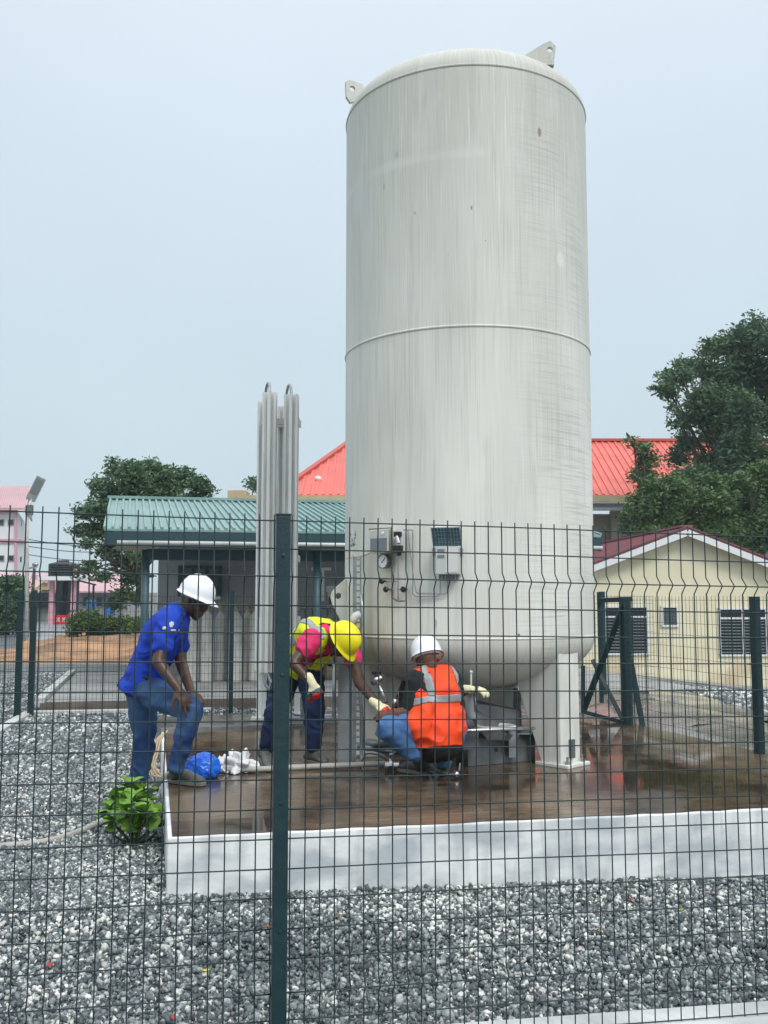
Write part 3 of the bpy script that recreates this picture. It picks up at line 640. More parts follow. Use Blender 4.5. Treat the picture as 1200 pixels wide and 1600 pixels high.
# solar panel on a bracket and control box
p = on_tank(697.5, 838, .10); Mx, n_, t_ = tframe(p)
tilt = Matrix.Rotation(R_(-35), 3, 'X'); Ms = Mx@tilt
sp = MB().box(p, (.205, .012, .155), M=Ms).build('solar_panel', M['white_metal'], TANK, bevel=.002)
gm = MB(); sn = Ms@Vector((0,1,0))
for i in range(9):
    for j in range(5): gm.box(p + Ms@Vector(((i-4)*.0215, .0075, (j-2)*.029)), (.0185, .002, .0255), M=Ms)
gm.build('solar_cells', M['solar'], sp)
hb = MB(); hb.box(p - n_*.05 - Vector((0,0,.105)), (.20, .10, .055), M=Mx); hb.bar(p-n_*.02-Vector((0,0,.08))+t_*.06, p-n_*.09-Vector((0,0,.04))+t_*.06, .012); hb.build('panel_bracket', M['mid_grey'], TANK, bevel=.003)
p = on_tank(701, 876, .06); Mx, n_, t_ = tframe(p)
cb = MB().box(p, (.165, .11, .19), M=Mx).build('control_box', M['box_grey'], TANK, bevel=.005)
MB().box(p+n_*.0565+t_*.028, (.085, .006, .17), M=Mx).build('box_door', M['white_metal'], cb, bevel=.002)
lb = MB()
for dz in (.068, .028): lb.box(p+n_*.058-t_*.045+Vector((0,0,dz)), (.046, .004, .018), M=Mx)
lb.build('dark_label', M['panel_grey'], cb)
gl = MB()
for k in range(6): gl.lathe([(.009,0),(.009,-.025),(.005,-.04)], p+t_*(k-2.5)*.024-Vector((0,0,.095)), 8)
gl.build('cable_gland', M['dark_grey'], cb)
# hand scrawl low on the left of the shell
sc = MB(); random.seed(3)
for k in range(6):
    bx = 545 + (k % 2)*7 + random.uniform(0, 3); by = 832 + (k//2)*8
    sc.tube([on_tank(bx + random.uniform(-2, 4), by + random.uniform(-3, 3) + j*1.2, .002) for j in range(6)], .0018, 4)
sc.build('marker_scrawl', M['dark_grey'], TANK)
random.seed(7)

# cable tray: tall perforated channel beside the tank
ctx = P(558, 900, 6.95); T = thing('cable_tray', (ctx.x, ctx.y, PADZ), 'tall perforated galvanised cable tray standing at the left edge of the tank', 'cable tray')
base = T.location; ztop = P(557, 868, 6.95).z
tr = MB(); hgt = ztop-PADZ
tr.box(base+Vector((-.028,0,hgt/2)), (.006, .05, hgt)); tr.box(base+Vector((.028,0,hgt/2)), (.006, .05, hgt))
nr = int(hgt/.045)
for k in range(nr):
    z = PADZ + .02 + k*.045; tr.box(Vector((base.x-.014, base.y, z)), (.022, .004, .044)); tr.box(Vector((base.x+.008, base.y, z)), (.022+.0, .004, .014)); tr.box(Vector((base.x+.023, base.y, z)), (.006, .004, .046))
tr.build('perforated_channel', M['galv'], T)
tp = MB(); tp.box(base+Vector((-.085, .03, .36)), (.10, .03, .72)); tp.build('cover_channel', M['mid_grey'], T, bevel=.004)
pts = [Vector((base.x+.03+.012*math.sin(k*.9), base.y-.035+.01*math.cos(k*1.3), ztop-.28-k*.11)) for k in range(12)]
pts += [Vector((base.x+.06+.05*k, base.y-.03, PADZ+.09-.012*min(k, 4)+.02*math.sin(k))) for k in range(7)]
MB().tube(pts, .013, 7).build('armoured_cable', M['galv'], T, smooth=True)
MB().tube([P(562, 960, 6.85), P(556, 962, 6.84), P(552, 968, 6.84), P(549, 975, 6.85)], .028, 8).build('white_elbow_pipe', M['white_metal'], T, smooth=True)

# ------------------------------------------------------------------ pump skid under the tank
T = thing('pump_skid', PZ(775, 1190, PADZ), 'dark grey steel pipe skid with slanted troughs under the tank', 'skid')
z0 = PADZ
def PP(px, py, Y): return P(px, py, Y)
fr = MB()
a = PZ(728, 1197, z0); b = PZ(833, 1188, z0)
fr.box(((a+b)/2)+Vector((0,0,.10)), ((b-a).length, .06, .20), rz=math.atan2((b-a).y, (b-a).x))
fr.box(((a+b)/2)+Vector((0,.5,.10)), ((b-a).length, .06, .20)); fr.box(((a+b)/2)+Vector((0,.25,.205)), ((b-a).length, .5, .01))
fr.build('channel_frame', M['dark_grey'], T, bevel=.004)
tg = MB()
tg.prism([PP(722, 1095, 6.95), PP(742, 1093, 6.95), PP(815, 1110, 7.15), PP(815, 1138, 7.15), PP(790, 1135, 7.1), PP(728, 1112, 7)], (0, .04, 0))
tg.prism([PP(742, 1115, 6.9), PP(820, 1138, 7.1), PP(812, 1143, 7.1), PP(745, 1140, 6.9)], (0, .35, .03))
tg.prism([PP(722, 1130, 6.8), PP(748, 1145, 6.8), PP(748, 1168, 6.8), PP(722, 1172, 6.8)], (0, .05, 0))
tg.prism([PP(748, 1138, 6.85), PP(812, 1150, 7.0), PP(806, 1158, 7.0), PP(762, 1156, 6.9)], (0, .3, .02))
tg.build('slanted_trough', M['dark_grey'], T)
MB().tube([PP(706, 1142, 6.7), PP(740, 1141, 6.72), PP(775, 1140, 6.75), PP(835, 1138, 6.9)], .013, 8).build('pipe_rail', M['steel'], T, smooth=True)
rgp = [PP(775, 1136, 6.9) + Vector((.13*math.cos(t*math.pi/9), .11*math.sin(t*math.pi/9), 0)) for t in range(19)]
MB().tube(rgp, .016, 8, cap=False).build('ring_flange', M['white_metal'], T, smooth=True)
MB().box(PP(797, 1088, 7.5), (.085, .05, .19)).build('white_plate', M['white_metal'], T)
MB().tube([PP(734, 1075, 6.75), PP(735, 1108, 6.75), PP(736, 1124, 6.75)], .035, 14).build('vertical_pipe', M['white_metal'], T, smooth=True)
MB().tube([PP(742, 1076, 6.73), PP(743, 1112, 6.73)], .012, 8).tube([PP(728, 1080, 6.7), PP(750, 1078, 6.7)], .022, 10).build('valve_stem_pipe', M['steel'], T, smooth=True)
MB().tube([PP(736, 1050, 6.7), PP(736, 1070, 6.7)], .008, 6).ell(PP(736, 1050, 6.7), (.012, .012, .012)).build('bleed_stem', M['white_metal'], T)
MB().lathe([(.016,0),(.016,.012),(0,.013)], PP(775, 1171, 6.66), 12, (0,-1,0)).build('frame_bolt', M['black'], T)
for px_ in (758, 800): MB().box(PP(px_, 1165, 7.0)+Vector((0,0,.02)), (.05, .05, .2)).build('stub_column', M['mid_grey'], T)
st = MB(); st.tube([PP(806, 1075, 7.4), PP(806, 1110, 7.4), PP(804, 1130, 7.3)], .018, 8); st.tube([PP(812, 1080, 7.4), PP(808, 1145, 7.25)], .02, 8)
st.build('drop_pipe', M['mid_grey'], T)
# left fill valve group standing under tank
T = thing('valve_column', PZ(616, 1168, PADZ), 'grey box column with pipework standing under the left part of the tank', 'pipe column')
b0 = T.location
MB().box(Vector((b0.x-.02, b0.y, PADZ+.36)), (.10, .10, .72)).build('square_column', M['mid_grey'], T, bevel=.004)
MB().box(Vector((b0.x+.10, b0.y+.1, PADZ+.40)), (.13, .08, .78)).build('rear_column', M['mid_grey'], T, bevel=.004)
MB().box(Vector((b0.x-.02, b0.y-.0, PADZ+.74)), (.16, .14, .03)).build('top_plate', M['leg_paint'], T)
MB().tube([PP(575, 1160, 7.2), PP(590, 1163, 7.1), PP(612, 1160, 7.0), PP(640, 1165, 7.0)], .03, 8).tube([PP(560, 1166, 7.2), PP(592, 1172, 7.1), PP(640, 1176, 7.0)], .022, 8).build('low_pipe', M['galv'], T, smooth=True)
T = thing('lever_valve', PP(592, 1090, 6.7), 'chrome T handled valve lever with a black cap beside the grey box column', 'valve')
hd = MB(); hd.tube([PP(590, 1066, 6.7), PP(604, 1098, 6.65)], [.016, .012], 8); hd.tube([PP(582, 1068, 6.72), PP(597, 1058, 6.68)], .020, 8); hd.ell(PP(588, 1062, 6.7), (.03, .03, .03)); hd.build('lever', M['steel'], T, smooth=True)
MB().lathe([(.02,0),(.034,.005),(.034,.02),(0,.022)], PP(588, 1054, 6.7), 12).build('black_cap', M['black'], T)
vb = MB()
for px_, py_ in ((604, 1103), (617, 1092)): vb.tube([PP(px_, py_, 6.6), PP(px_, py_+14, 6.6)], [.026, .018], 10)
vb.build('valve_body', M['steel'], T, smooth=True)
MB().tube([PP(604, 1110, 6.6), PP(606, 1122, 6.6), PP(618, 1130, 6.62), PP(619, 1168, 6.9)], .016, 8).tube([PP(617, 1106, 6.6), PP(618, 1130, 6.62)], .016, 8).build('valve_pipe', M['galv'], T, smooth=True)

# ------------------------------------------------------------------ hoses, couplings, bags, cable
def smooth_path(pts, n=10):
    out = []; P_ = [pts[0]]+pts+[pts[-1]]
    for i in range(1, len(P_)-2):
        for k in range(n):
            t = k/n; a, b, c, d = P_[i-1], P_[i], P_[i+1], P_[i+2]
            out.append(.5*((2*b)+(c-a)*t+(2*a-5*b+4*c-d)*t*t+(3*b-a-3*c+d)*t**3))
    out.append(pts[-1]); return out
hp = [PZ(-30, 1324, .04), PZ(30, 1320, .04), PZ(80, 1313, .04), PZ(130, 1297, .04), PZ(175, 1275, .05), PZ(205, 1260, .08), PZ(232, 1240, .18), P(252, 1219, 6.45), PZ(276, 1206, PADZ+.03), PZ(330, 1203, PADZ+.025), PZ(400, 1202, PADZ+.025), PZ(460, 1199, PADZ+.025), PZ(530, 1196, PADZ+.025), PZ(603, 1193, PADZ+.03)]
o = MB().tube(smooth_path(hp, 8), .020, 10).build('hose', M['hose'], smooth=True, loc=hp[0]); tag(o, 'grey white hose lying over the gravel and along the plinth to the coupling', 'hose')
T = thing('hose_coupling', PZ(612, 1200, PADZ), 'chrome and black hose coupling at the crouching worker\'s shoe', 'coupling')
c = PZ(612, 1196, PADZ+.04)
MB().lathe([(.022,-.05),(.03,-.045),(.03,-.02),(.05,-.018),(.05,.0),(.03,.002),(.03,.05),(.024,.06)], c, 16, (1,0,0)).build('coupling_body', M['steel'], T, smooth=False)
MB().lathe([(.034,.05),(.038,.055),(.038,.1),(.03,.105)], c, 12, (1,0,0)).build('rubber_sleeve', M['black'], T)
MB().box(c+Vector((-.005,-.02,-.02)), (.03,.06,.05)).build('rubber_foot', M['black'], T)
MB().tube([c+Vector((-.01,0,.04)), c+Vector((-.01,-.01,.075)), c+Vector((.02,-.02,.085))], .007, 6).build('cam_lever', M['steel'], T)
T = thing('drain_valve', PZ(712, 1214, PADZ), 'small chrome ball valve lying on the wet plinth beside the black shoe', 'valve')
c = PZ(712, 1210, PADZ+.025)
MB().ell(c, (.026, .026, .024)).tube([c-Vector((.06,-.01,0)), c+Vector((.02,0,0))], .013, 8).build('valve_ball', M['steel'], T, smooth=True)
MB().tube([c, c+Vector((.025,0,.03)), c+Vector((.03,0,.075))], .006, 6).build('valve_lever', M['steel'], T)
MB().tube([c-Vector((.05,-.01,0)), c-Vector((.13,-.1,-.01)), c-Vector((.15,-.35,-.01))], .012, 8).build('drain_tube', M['dark_grey'], T, smooth=True)
T2 = MB(); cl = []
for k in range(3):
    q = smooth_path([P(262, 1142, 7.6), P(246+k*3, 1155, 7.3), P(238+k*4, 1178, 7.0), P(236+k*3, 1198, 6.9), P(240+k*7, 1212, 6.85), P(262+k*2, 1214, 6.8)], 8); T2.tube(q, .008, 6)
o = T2.build('electric_cable', M['beige_cable'], smooth=True, loc=P(246, 1180, 7)); tag(o, 'loops of beige cable hanging over the plinth edge behind the blue-shirted worker', 'cable')
def bag(name, c, r, m, label, seed, sub=5, amp=.35, knots=None):
    bm = bmesh.new(); bmesh.ops.create_icosphere(bm, subdivisions=sub, radius=1)
    for v in bm.verts:
        d = v.co.normalized(); f = 1 + amp*(noise.noise(d*2.2+Vector((seed,0,0)))) + amp*.45*abs(noise.noise(d*6+Vector((0,seed,0)))) + .07*noise.noise(d*15) + .10*(abs(noise.noise(d*5+Vector((seed*2,0,3))))-.3) - .06*abs(noise.noise(d*11))
        v.co = Vector((d.x*r[0], d.y*r[1], d.z*r[2]))*f
        if v.co.z < -r[2]*.45: v.co.z = -r[2]*.45
    me = bpy.data.meshes.new(name); bm.to_mesh(me); bm.free(); me.materials.append(M[m]); me.polygons.foreach_set('use_smooth', [True]*len(me.polygons))
    o = bpy.data.objects.new(name, me); COL.objects.link(o); o.location = Vector(c) + Vector((0,0,r[2]*.45+.004)); return tag(o, label, 'bag')
bag('plastic_bag', PZ(317, 1214, PADZ), (.115, .10, .105), 'blue_bag', 'crumpled bright blue plastic bag on the plinth', 1.3, amp=.13)
bag('plastic_bag', PZ(347, 1207, PADZ), (.05, .05, .065), 'white_bag', 'small white plastic bag between the blue bag and the bigger white one', 4.1, amp=.6)
bag('plastic_bag', PZ(374, 1206, PADZ), (.095, .08, .085), 'white_bag', 'larger crumpled white plastic bag by the vaporiser leg', 7.7, amp=.75)

# ------------------------------------------------------------------ ambient vaporiser
vb = PZ(406, 1120, PADZ); T = thing('ambient_vaporiser', vb, 'tall aluminium finned vaporiser tubes on slim legs left of the tank', 'vaporiser')
YV = vb.y - .25
def star(px, Y, ztop, zbot, nf=7, r=.062):
    c = P(px, 800, Y); mb = MB(); top = Vector((c.x, Y, ztop)); 
    mb.tube([(c.x, Y, zbot), (c.x, Y, ztop)], .022, 10)
    for k in range(nf):
        a = math.pi*2*k/nf + .2; d = Vector((math.cos(a), math.sin(a), 0)); q = Vector((c.x, Y, (zbot+ztop)/2)) + d*(r*.5+.01)
        mb.box(q, (r, .006, ztop-zbot), rz=a)
        mb.box(q + d*(r*.5), (.006, .030, ztop-zbot), rz=a)
    mb.build('finned_tube', M['alu'], T); return c.x, Y, ztop
zt = P(420, 614, YV).z
tops = [star(420, YV, zt, .78), star(454, YV, zt-.02, .78), star(412, YV+.32, zt-.03, .78), star(444, YV+.32, zt-.08, .78)]
ub = MB()
for i in (0, 1):
    x_, y_, z_ = tops[i]; x2, y2, z2 = tops[i+2]
    q = smooth_path([Vector((x_, y_, z_-.05)), Vector((x_+(x2-x_)*.15, y_+.05, z_+.09)), Vector(((x_+x2)/2, (y_+y2)/2, z_+.13)), Vector((x2-(x2-x_)*.15, y2-.05, z2+.10)), Vector((x2, y2, z2-.05))], 6); ub.tube(q, .014, 8)
ub.build('return_bend', M['galv'], T, smooth=True)
for zc in (P(420, 656, YV).z, 1.9):
    br = MB()
    for Yb in (YV+.10, YV+.24): br.box(((tops[0][0]+tops[1][0])/2-.015, Yb, zc), (.40, .035, .07))
    br.build('cross_bracket', M['white_metal'], T, bevel=.004)
lm = MB(); lx = P(406, 1050, YV+.05).x
for dx, dy in ((0, .02), (.0, .36), (.34, .36), (.34, .02)):
    if dx and dy < .1: continue
    top_ = zc if dy else zc
    ln = MB(); ln.box((lx+dx, YV+dy+.02, (PADZ+1.32)/2), (.05, .05, 1.32-PADZ)); o = ln.build('leg', M['alu'], T)
    MB().box((lx+dx, YV+dy+.02, PADZ+.012), (.15, .13, .02)).build('foot_plate', M['white_metal'], o)
mf = MB(); mf.tube(smooth_path([Vector((tops[0][0], YV, .80)), Vector((tops[0][0]+.05, YV-.03, .68)), Vector((tops[0][0]+.16, YV-.03, .66)), Vector((tops[1][0], YV, .80))], 6), .016, 8)
mf.tube(smooth_path([Vector((tops[2][0], YV+.3, .80)), Vector((tops[2][0]+.08, YV+.22, .60)), Vector((tops[1][0]+.02, YV+.2, .56)), Vector((tops[1][0]+.05, YV+.2, PADZ+.03)), Vector((tops[1][0]+1.0, YV+.2, PADZ+.03))], 6), .016, 8)
mf.build('manifold_pipe', M['galv'], T, smooth=True)
# rear pipe run at the plinth back with valves
T = thing('manifold_pipework', PZ(505, 1130, PADZ), 'small grey valve manifold standing behind the bending worker', 'pipework')
b0 = T.location
MB().tube([b0+Vector((-.2,0,.06)), b0+Vector((-.2,0,.55)), b0+Vector((.1,0,.55)), b0+Vector((.1,0,.06))], .018, 8).build('pipe_loop', M['galv'], T, smooth=True)
MB().ell(b0+Vector((.0,0,.57)), (.05,.03,.03)).ell(b0+Vector((.06,0,.56)), (.03,.03,.03)).build('black_valve', M['black'], T)
MB().box(b0+Vector((-.05,0,.03)), (.6,.14,.05)).build('pipe_stand', M['galv'], T)

# ------------------------------------------------------------------ green-roofed shed with gas cylinders
YS = 14.2
T = thing('gas_shed', P(225, 1080, YS), 'open fronted shed with pale teal sheet roof and grey wall', 'shed'); T.location.z = .141
E0 = P(163, 829, YS-.5); E1 = Vector((E0.x, E0.y, E0.z)) + U*7.6
R0 = P(173, 783, YS+3.6); R1 = R0 + U*7.7; R1.z = R0.z
rf = MB(); rf.prism([E0, E1, R1, R0], (0, 0, .03))
nr = 66
for k in range(nr+1):
    a = E0.lerp(E1, k/nr); b = R0.lerp(R1, k/nr); rf.bar(a+Vector((0,0,.045)), b+Vector((0,0,.045)), .035, .035)
roof = rf.build('roof', M['teal_roof'], T)
back = [E0 + sdir*8.0, E1 + sdir*8.0]; b0 = R0+Vector((0,.02,.02)); b1 = R1+Vector((0,.02,.02)); b2 = b1+sdir*3.2; b2.z = E0.z+.1; b3 = b0+sdir*3.2; b3.z = E0.z+.1
MB().prism([b0, b1, b2, b3], (0,0,-.03)).build('rear_roof', M['teal_roof'], T)
rc = MB(); rc.bar(R0+Vector((-.05,0,.07)), R1+Vector((.05,0,.07)), .22, .05); rc.build('ridge_cap', M['teal_roof'], T)
fa = MB(); fa.bar(E0+Vector((0,.02,-.11)), E1+Vector((0,.02,-.11)), .03, .20); fa.bar(E0+Vector((.02,.05,-.12)), R0+Vector((.02,0,-.12)), .03, .2); fa.bar(E1+Vector((0,.05,-.12)), R1+Vector((0,0,-.12)), .03, .2); fa.build('fascia', M['teal_dark'], T)
MB().tube([E0+Vector((.2,-.05,-.17)), E1+Vector((0,-.05,-.17))], .028, 8).build('conduit_pipe', M['white_metal'], T, smooth=True)
bmn = MB(); bmn.bar(E0+Vector((.5,.5,-.32)), E1+Vector((-.3,.5,-.32)), .12, .16); bmn.build('eave_beam', M['teal_dark'], T)
q0_ = P(225, 1000, YS)
for k in (0, 1, 2):
    q = Vector((q0_.x, q0_.y, 0)) + U*k*2.55; MB().tube([(q.x, q.y, .141), (q.x, q.y, E0.z-.25)], .058, 16).build('post', M['teal_post'], T, smooth=True)
W0 = P(247, 900, YS+3.2); W0.z = .14; W1 = W0 + U*6.2
wl = MB(); wl.prism([W0, W1, Vector((W1.x, W1.y, 3.1)), Vector((W0.x, W0.y, 3.1))], VN*.15)
wl.prism([W0+Vector((0,.16,0)), W0+VN*3.0, W0+VN*3.0+Vector((0,0,2.4)), W0+Vector((0,.16,2.9))], U*.15)
wl.build('wall', M['grey_wall'], T)
def pane(px0, py0, px1, py1, Y, name='window', fm='white_paint', gm='glass_dark', par=None, mull=1, trans=None, depth=.05, sill=False):
    a = P(px0, py0, Y); b = P(px1, py1, Y); cx = (a+b)/2; wd = abs(b.x-a.x); ht = abs(a.z-b.z); th = .05
    f = MB()
    for z in (a.z, b.z): f.box((cx.x, Y, z), (wd+th, depth, th))
    for i in range(mull+1): f.box((a.x+wd*i/mull, Y, cx.z), (th, depth*.9, ht))
    if trans: f.box((cx.x, Y, P(px0, trans, Y).z), (wd, depth*.95, th))
    f = f.build(name, M[fm], par)
    MB().box((cx.x, Y+depth*.2, cx.z), (wd, .02, ht)).build('pane', M[gm], f)
    return f
wf = W0 + U*.6 - V*.03
pane(281, 886, 344, 930, W0.y+.08, fm='teal_dark', par=T, mull=3, trans=900)
MB().box(P(318, 934, W0.y+.05), (.6,.05,.06)).build('sill', M['white_paint'], T)
# fluorescent light and grey pipes in the dark bay
T2 = thing('oxygen_manifold', P(505, 1060, 16.6), 'grey wall manifold with pipes in the dark bay behind the yellow helmet', 'manifold')
ob = MB(); ob.box(P(502, 889, 16.6), (.34,.06,.05)); ob.box(P(502, 914, 16.6), (.10,.06,.55)); ob.build('lamp_stand', M['alu'], T2)
ob = MB(); ob.tube([P(470, 950, 16.5), P(545, 948, 16.7)], .03, 8)
for px_ in (476, 488, 500, 512, 524, 536): ob.tube([P(px_, 950, 16.5), P(px_, 968, 16.5), P(px_+3, 985, 16.4)], .014, 6)
ob.build('header_pipe', M['galv'], T2, smooth=True)
ob = MB(); ob.box(P(519, 930, 16.3), (.13,.1,.12)); ob.lathe([(.10,0),(.10,.10),(.05,.14),(0,.15)], P(519, 925, 16.2), 14); ob.build('pressure_regulator', M['box_grey'], T2)
MB().box(P(519, 938, 16.3), (.10,.12,.12)).build('black_regulator', M['black'], T2)
# gas cylinders
cyl = None; k = 0
CYL_LAB = ['leftmost gas cylinder, half hidden by the blue-shirted man', 'wide white gas cylinder second from the left in the shed', 'narrow pale gas cylinder just left of the green fence post',
 'white gas cylinder just right of the green fence post', 'pale gas cylinder between the two green fence posts of the back fence', 'gas cylinder beside the vaporiser leg, rightmost of the white row']
def cylinder_thing(px, Y, r, h, m, label, grp='gas cylinders standing in the shed'):
    c = P(px, 1000, Y); c.z = .141
    t = thing('gas_cylinder', c, label, 'gas cylinder', grp)
    MB().lathe([(r*.9,0),(r,.03),(r,h*.84),(r*.93,h*.89),(r*.72,h*.94),(r*.32,h*.975),(r*.3,h)], c, 20).build('cylinder_body', M[m], t, smooth=True)
    v = MB(); v.lathe([(.028,0),(.028,.06),(.02,.065),(.02,.10),(.04,.102),(.04,.125),(0,.127)], c+Vector((0,0,h)), 10); v.tube([c+Vector((0,0,h+.05)), c+Vector((.06,0,h+.05))], .014, 6)
    v.build('valve', M['brass'], t); return t
for (px_, Y_, r_), lab in zip(((302, 15.9, .10), (324, 15.9, .108), (344, 16.15, .085), (368, 15.9, .108), (386, 16.2, .09), (398, 16.0, .09)), CYL_LAB): cylinder_thing(px_, Y_, r_, 1.16, 'cylinder_white', lab)
for px_, lab in ((499, 'rust brown gas cylinder under the bending worker\'s chest'), (515, 'middle rust brown gas cylinder behind the bending worker'), (530, 'rust brown gas cylinder nearest the tank in the shed')): cylinder_thing(px_, 16.4, .085, .95, 'cylinder_tan', lab)

# ------------------------------------------------------------------ fences of thin mesh round the compound
def weld_mesh(name, A, Bq, h, z0_, dx, dz, r, m, par, bends=(), amp=.03, hdir=None, jitter=0, zslope=None, stub=.02):
    """one welded panel from A to Bq (xy), vertical wires every dx, rows every dz"""
    A = Vector(A); Bq = Vector(Bq); d = Bq-A; Ln = math.hypot(d.x, d.y); u = Vector((d.x, d.y, 0)).normalized(); nrm = Vector((u.y, -u.x, 0))
    za, zb = A.z, Bq.z; mb = MB(); rows = int(round(h/dz)); top = h
    bz = [top - b*dz for b in bends]
    def off(z):
        o = 0
        for b in bz:
            q = abs(z-b)
            if q < .032: o = amp*(1-q/.032)
        return o
    levels = [-stub, 0] + [k*dz for k in range(1, rows+1)] + [top+stub]
    for b in bz: levels += [b-.032, b+.032]
    levels = sorted(set(round(l, 4) for l in levels))
    n = int(Ln/dx)
    for i in range(n+1):
        s = i*dx + (dx*.5 if n*dx+dx*.5 < Ln else 0); t = s/Ln; zz = za+(zb-za)*t
        pts = []
        for l in levels:
            jx = jitter*noise.noise(Vector((s*1.7, l*2.1, 3.1))); jy = jitter*2*noise.noise(Vector((s*.9, l*1.3, 9.1)))
            pts.append(A + u*(s+jx) + nrm*(off(l)+jy) + Vector((0,0,zz-A.z+l)))
        mb.tube(pts, r, 5, cap=True)
    hn = max(2, int(Ln/.15))
    for k in range(rows+1):
        l = top-k*dz
        pts = []
        for i in range(hn+1):
            s = Ln*i/hn; t = i/hn; jz = jitter*1.2*noise.noise(Vector((s*1.1, k*7.3, 1.7))); jy = jitter*2*noise.noise(Vector((s*.9, l*1.3, 9.1)))
            pts.append(A + u*s + nrm*(off(l)+jy+r*1.6) + Vector((0,0,za+(zb-za)*t-A.z+l+jz)))
        mb.tube(pts, r, 5)
    return mb.build(name, m, par, smooth=True, fix=False)
# front fence
FN = Vector((FA, -1, 0)).normalized()
T = thing('mesh_fence', fp(-.386), 'close dark green welded mesh fence with one square post in front of everything', 'fence')
pX = -.362
h = 1.8
A = fp(-2.6); Bm = fp(pX-.012); C_ = fp(pX+.012); D_ = fp(3.1)
weld_mesh('mesh_panel', A, Bm, h, 0, .052, .1, .0025, M['wire'], T, bends=(2, 16), jitter=.004)
weld_mesh('mesh_panel', C_, D_, h, 0, .052, .1, .0025, M['wire'], T, bends=(2, 16), jitter=.004)
pc = fp(pX) + FN*.040; ptop = P(440, 806, pc.y).z
po = MB().box((pc.x, pc.y, (ptop-.25)/2), (.050, .050, ptop+.25), rz=math.atan(FA)).build('post', M['post_green'], T, bevel=.004)
MB().box((pc.x, pc.y, ptop+.003), (.054, .054, .006), rz=math.atan(FA)).build('post_cap', M['post_green'], po)
bl = MB()
for z in (ptop-.14, ptop-.55, ptop-.98, ptop-1.4): bl.lathe([(.007,0),(.007,.005),(.003,.006),(0,.006)], Vector((pc.x, pc.y, z))+FN*.025, 8, FN)
bl.build('clamp_bolt', M['post_green'], po)
for k in (-1.0, 1.0):    # neighbours of the post, out of the frame
    q = fp(pX + k*2.55) + FN*.04; MB().box((q.x, q.y, .86), (.05, .05, 1.9), rz=math.atan(FA)).build('post', M['post_green'], T)
# left/back fence
fz = .03
cA = P(33, 1117, 12.2); cA.z = fz
back_end = cA + U*8.6; back_end.z = fz
T = thing('mesh_fence', cA, 'low distant fine mesh fence running behind the plinth from twin corner posts', 'fence')
weld_mesh('mesh_panel', cA, back_end, 1.50, 0, .05, .1, .0019, M['wire'], T)
for px_, w_ in ((27, .07), (38, .07)):
    q = P(px_, 1100, 12.2); MB().box((q.x, q.y+(px_-27)*.02, .80), (w_, .07, 1.62), rz=ANG).build('post', M['post_green'], T)
for s_, w_ in ((2.60, .055), (3.06, .06), (5.2, .06), (7.8, .06)):
    q = cA + U*s_; MB().box((q.x, q.y-.05, .80), (w_, .06, 1.6), rz=ANG).build('post', M['post_green'], T)
lf = P(-90, 1200, 8.4); lf.z = fz
T = thing('mesh_fence', lf, 'fine mesh fence at the far left edge meeting the twin corner posts', 'fence')
lA = Vector((cA.x, cA.y, fz)); lB = lA - Vector((.9, 3.6, 0))
weld_mesh('mesh_panel', lB, lA-Vector((.02,.06,0)), 1.50, 0, .05, .1, .0019, M['wire'], T)
MB().box((lB.x, lB.y, .8), (.06, .06, 1.6)).build('post', M['post_green'], T)
# right-hand fence on the plinth
rA = PZ(1187, 1177, PADZ); rB = PZ(981, 1131, PADZ)
T = thing('mesh_fence', rA, 'fine mesh fence between the plinth and the cream house, on thick dark posts', 'fence')
dR = (rB-rA).normalized(); rC = rA - dR*1.4
hR = P(1187, 932, rA.y).z - PADZ
weld_mesh('mesh_panel', rA, rB, hR-.03, 0, .05, .1, .0018, M['wire'], T)
weld_mesh('mesh_panel', rC, rA, hR-.03, 0, .05, .1, .0018, M['wire'], T)
pa = math.atan2(dR.y, dR.x)
MB().box((rA.x, rA.y, PADZ+hR/2), (.06, .06, hR), rz=pa).build('post', M['post_green'], T, bevel=.003)
MB().box((rB.x, rB.y, PADZ+hR/2), (.075, .075, hR), rz=pa).build('post', M['post_green'], T, bevel=.003)
T = thing('braced_gate', PZ(950, 1125, PADZ), 'open dark green steel gate leaf with crossed braces right of the tank leg', 'gate')
gm_ = MB(); Y0 = rB.y
def gb_(p, q, w_=.035): gm_.bar(p, q, w_, w_, up=(0,1,0))
g1 = P(936, 925, Y0+1.0); g2 = P(939, 1040, Y0+1.0)
gb_(g1, P(940, 1098, Y0+1.0), .04); gb_(P(936, 938, Y0+1.0), P(985, 936, Y0), .045)
gm_.build('gate_frame', M['post_green'], T)
gm_ = MB(); gb_(P(911, 1040, Y0+.3), P(911, 1114, Y0+.3), .035); gm_.build('end_upright', M['post_green'], T)
gm_ = MB(); gb_(P(974, 945, Y0), P(912, 1110, Y0+.3), .05); gb_(P(926, 1032, Y0+.6), P(975, 1128, Y0), .035); gm_.build('diagonal_brace', M['post_green'], T)
gm_ = MB(); gb_(P(911, 1112, Y0+.3), P(982, 1131, Y0), .035); gm_.build('bottom_rail', M['post_green'], T)
gm_ = MB(); gb_(P(985, 1030, Y0+.05), P(1004, 1135, Y0-.02), .045); gm_.build('stay_brace', M['post_green'], T)

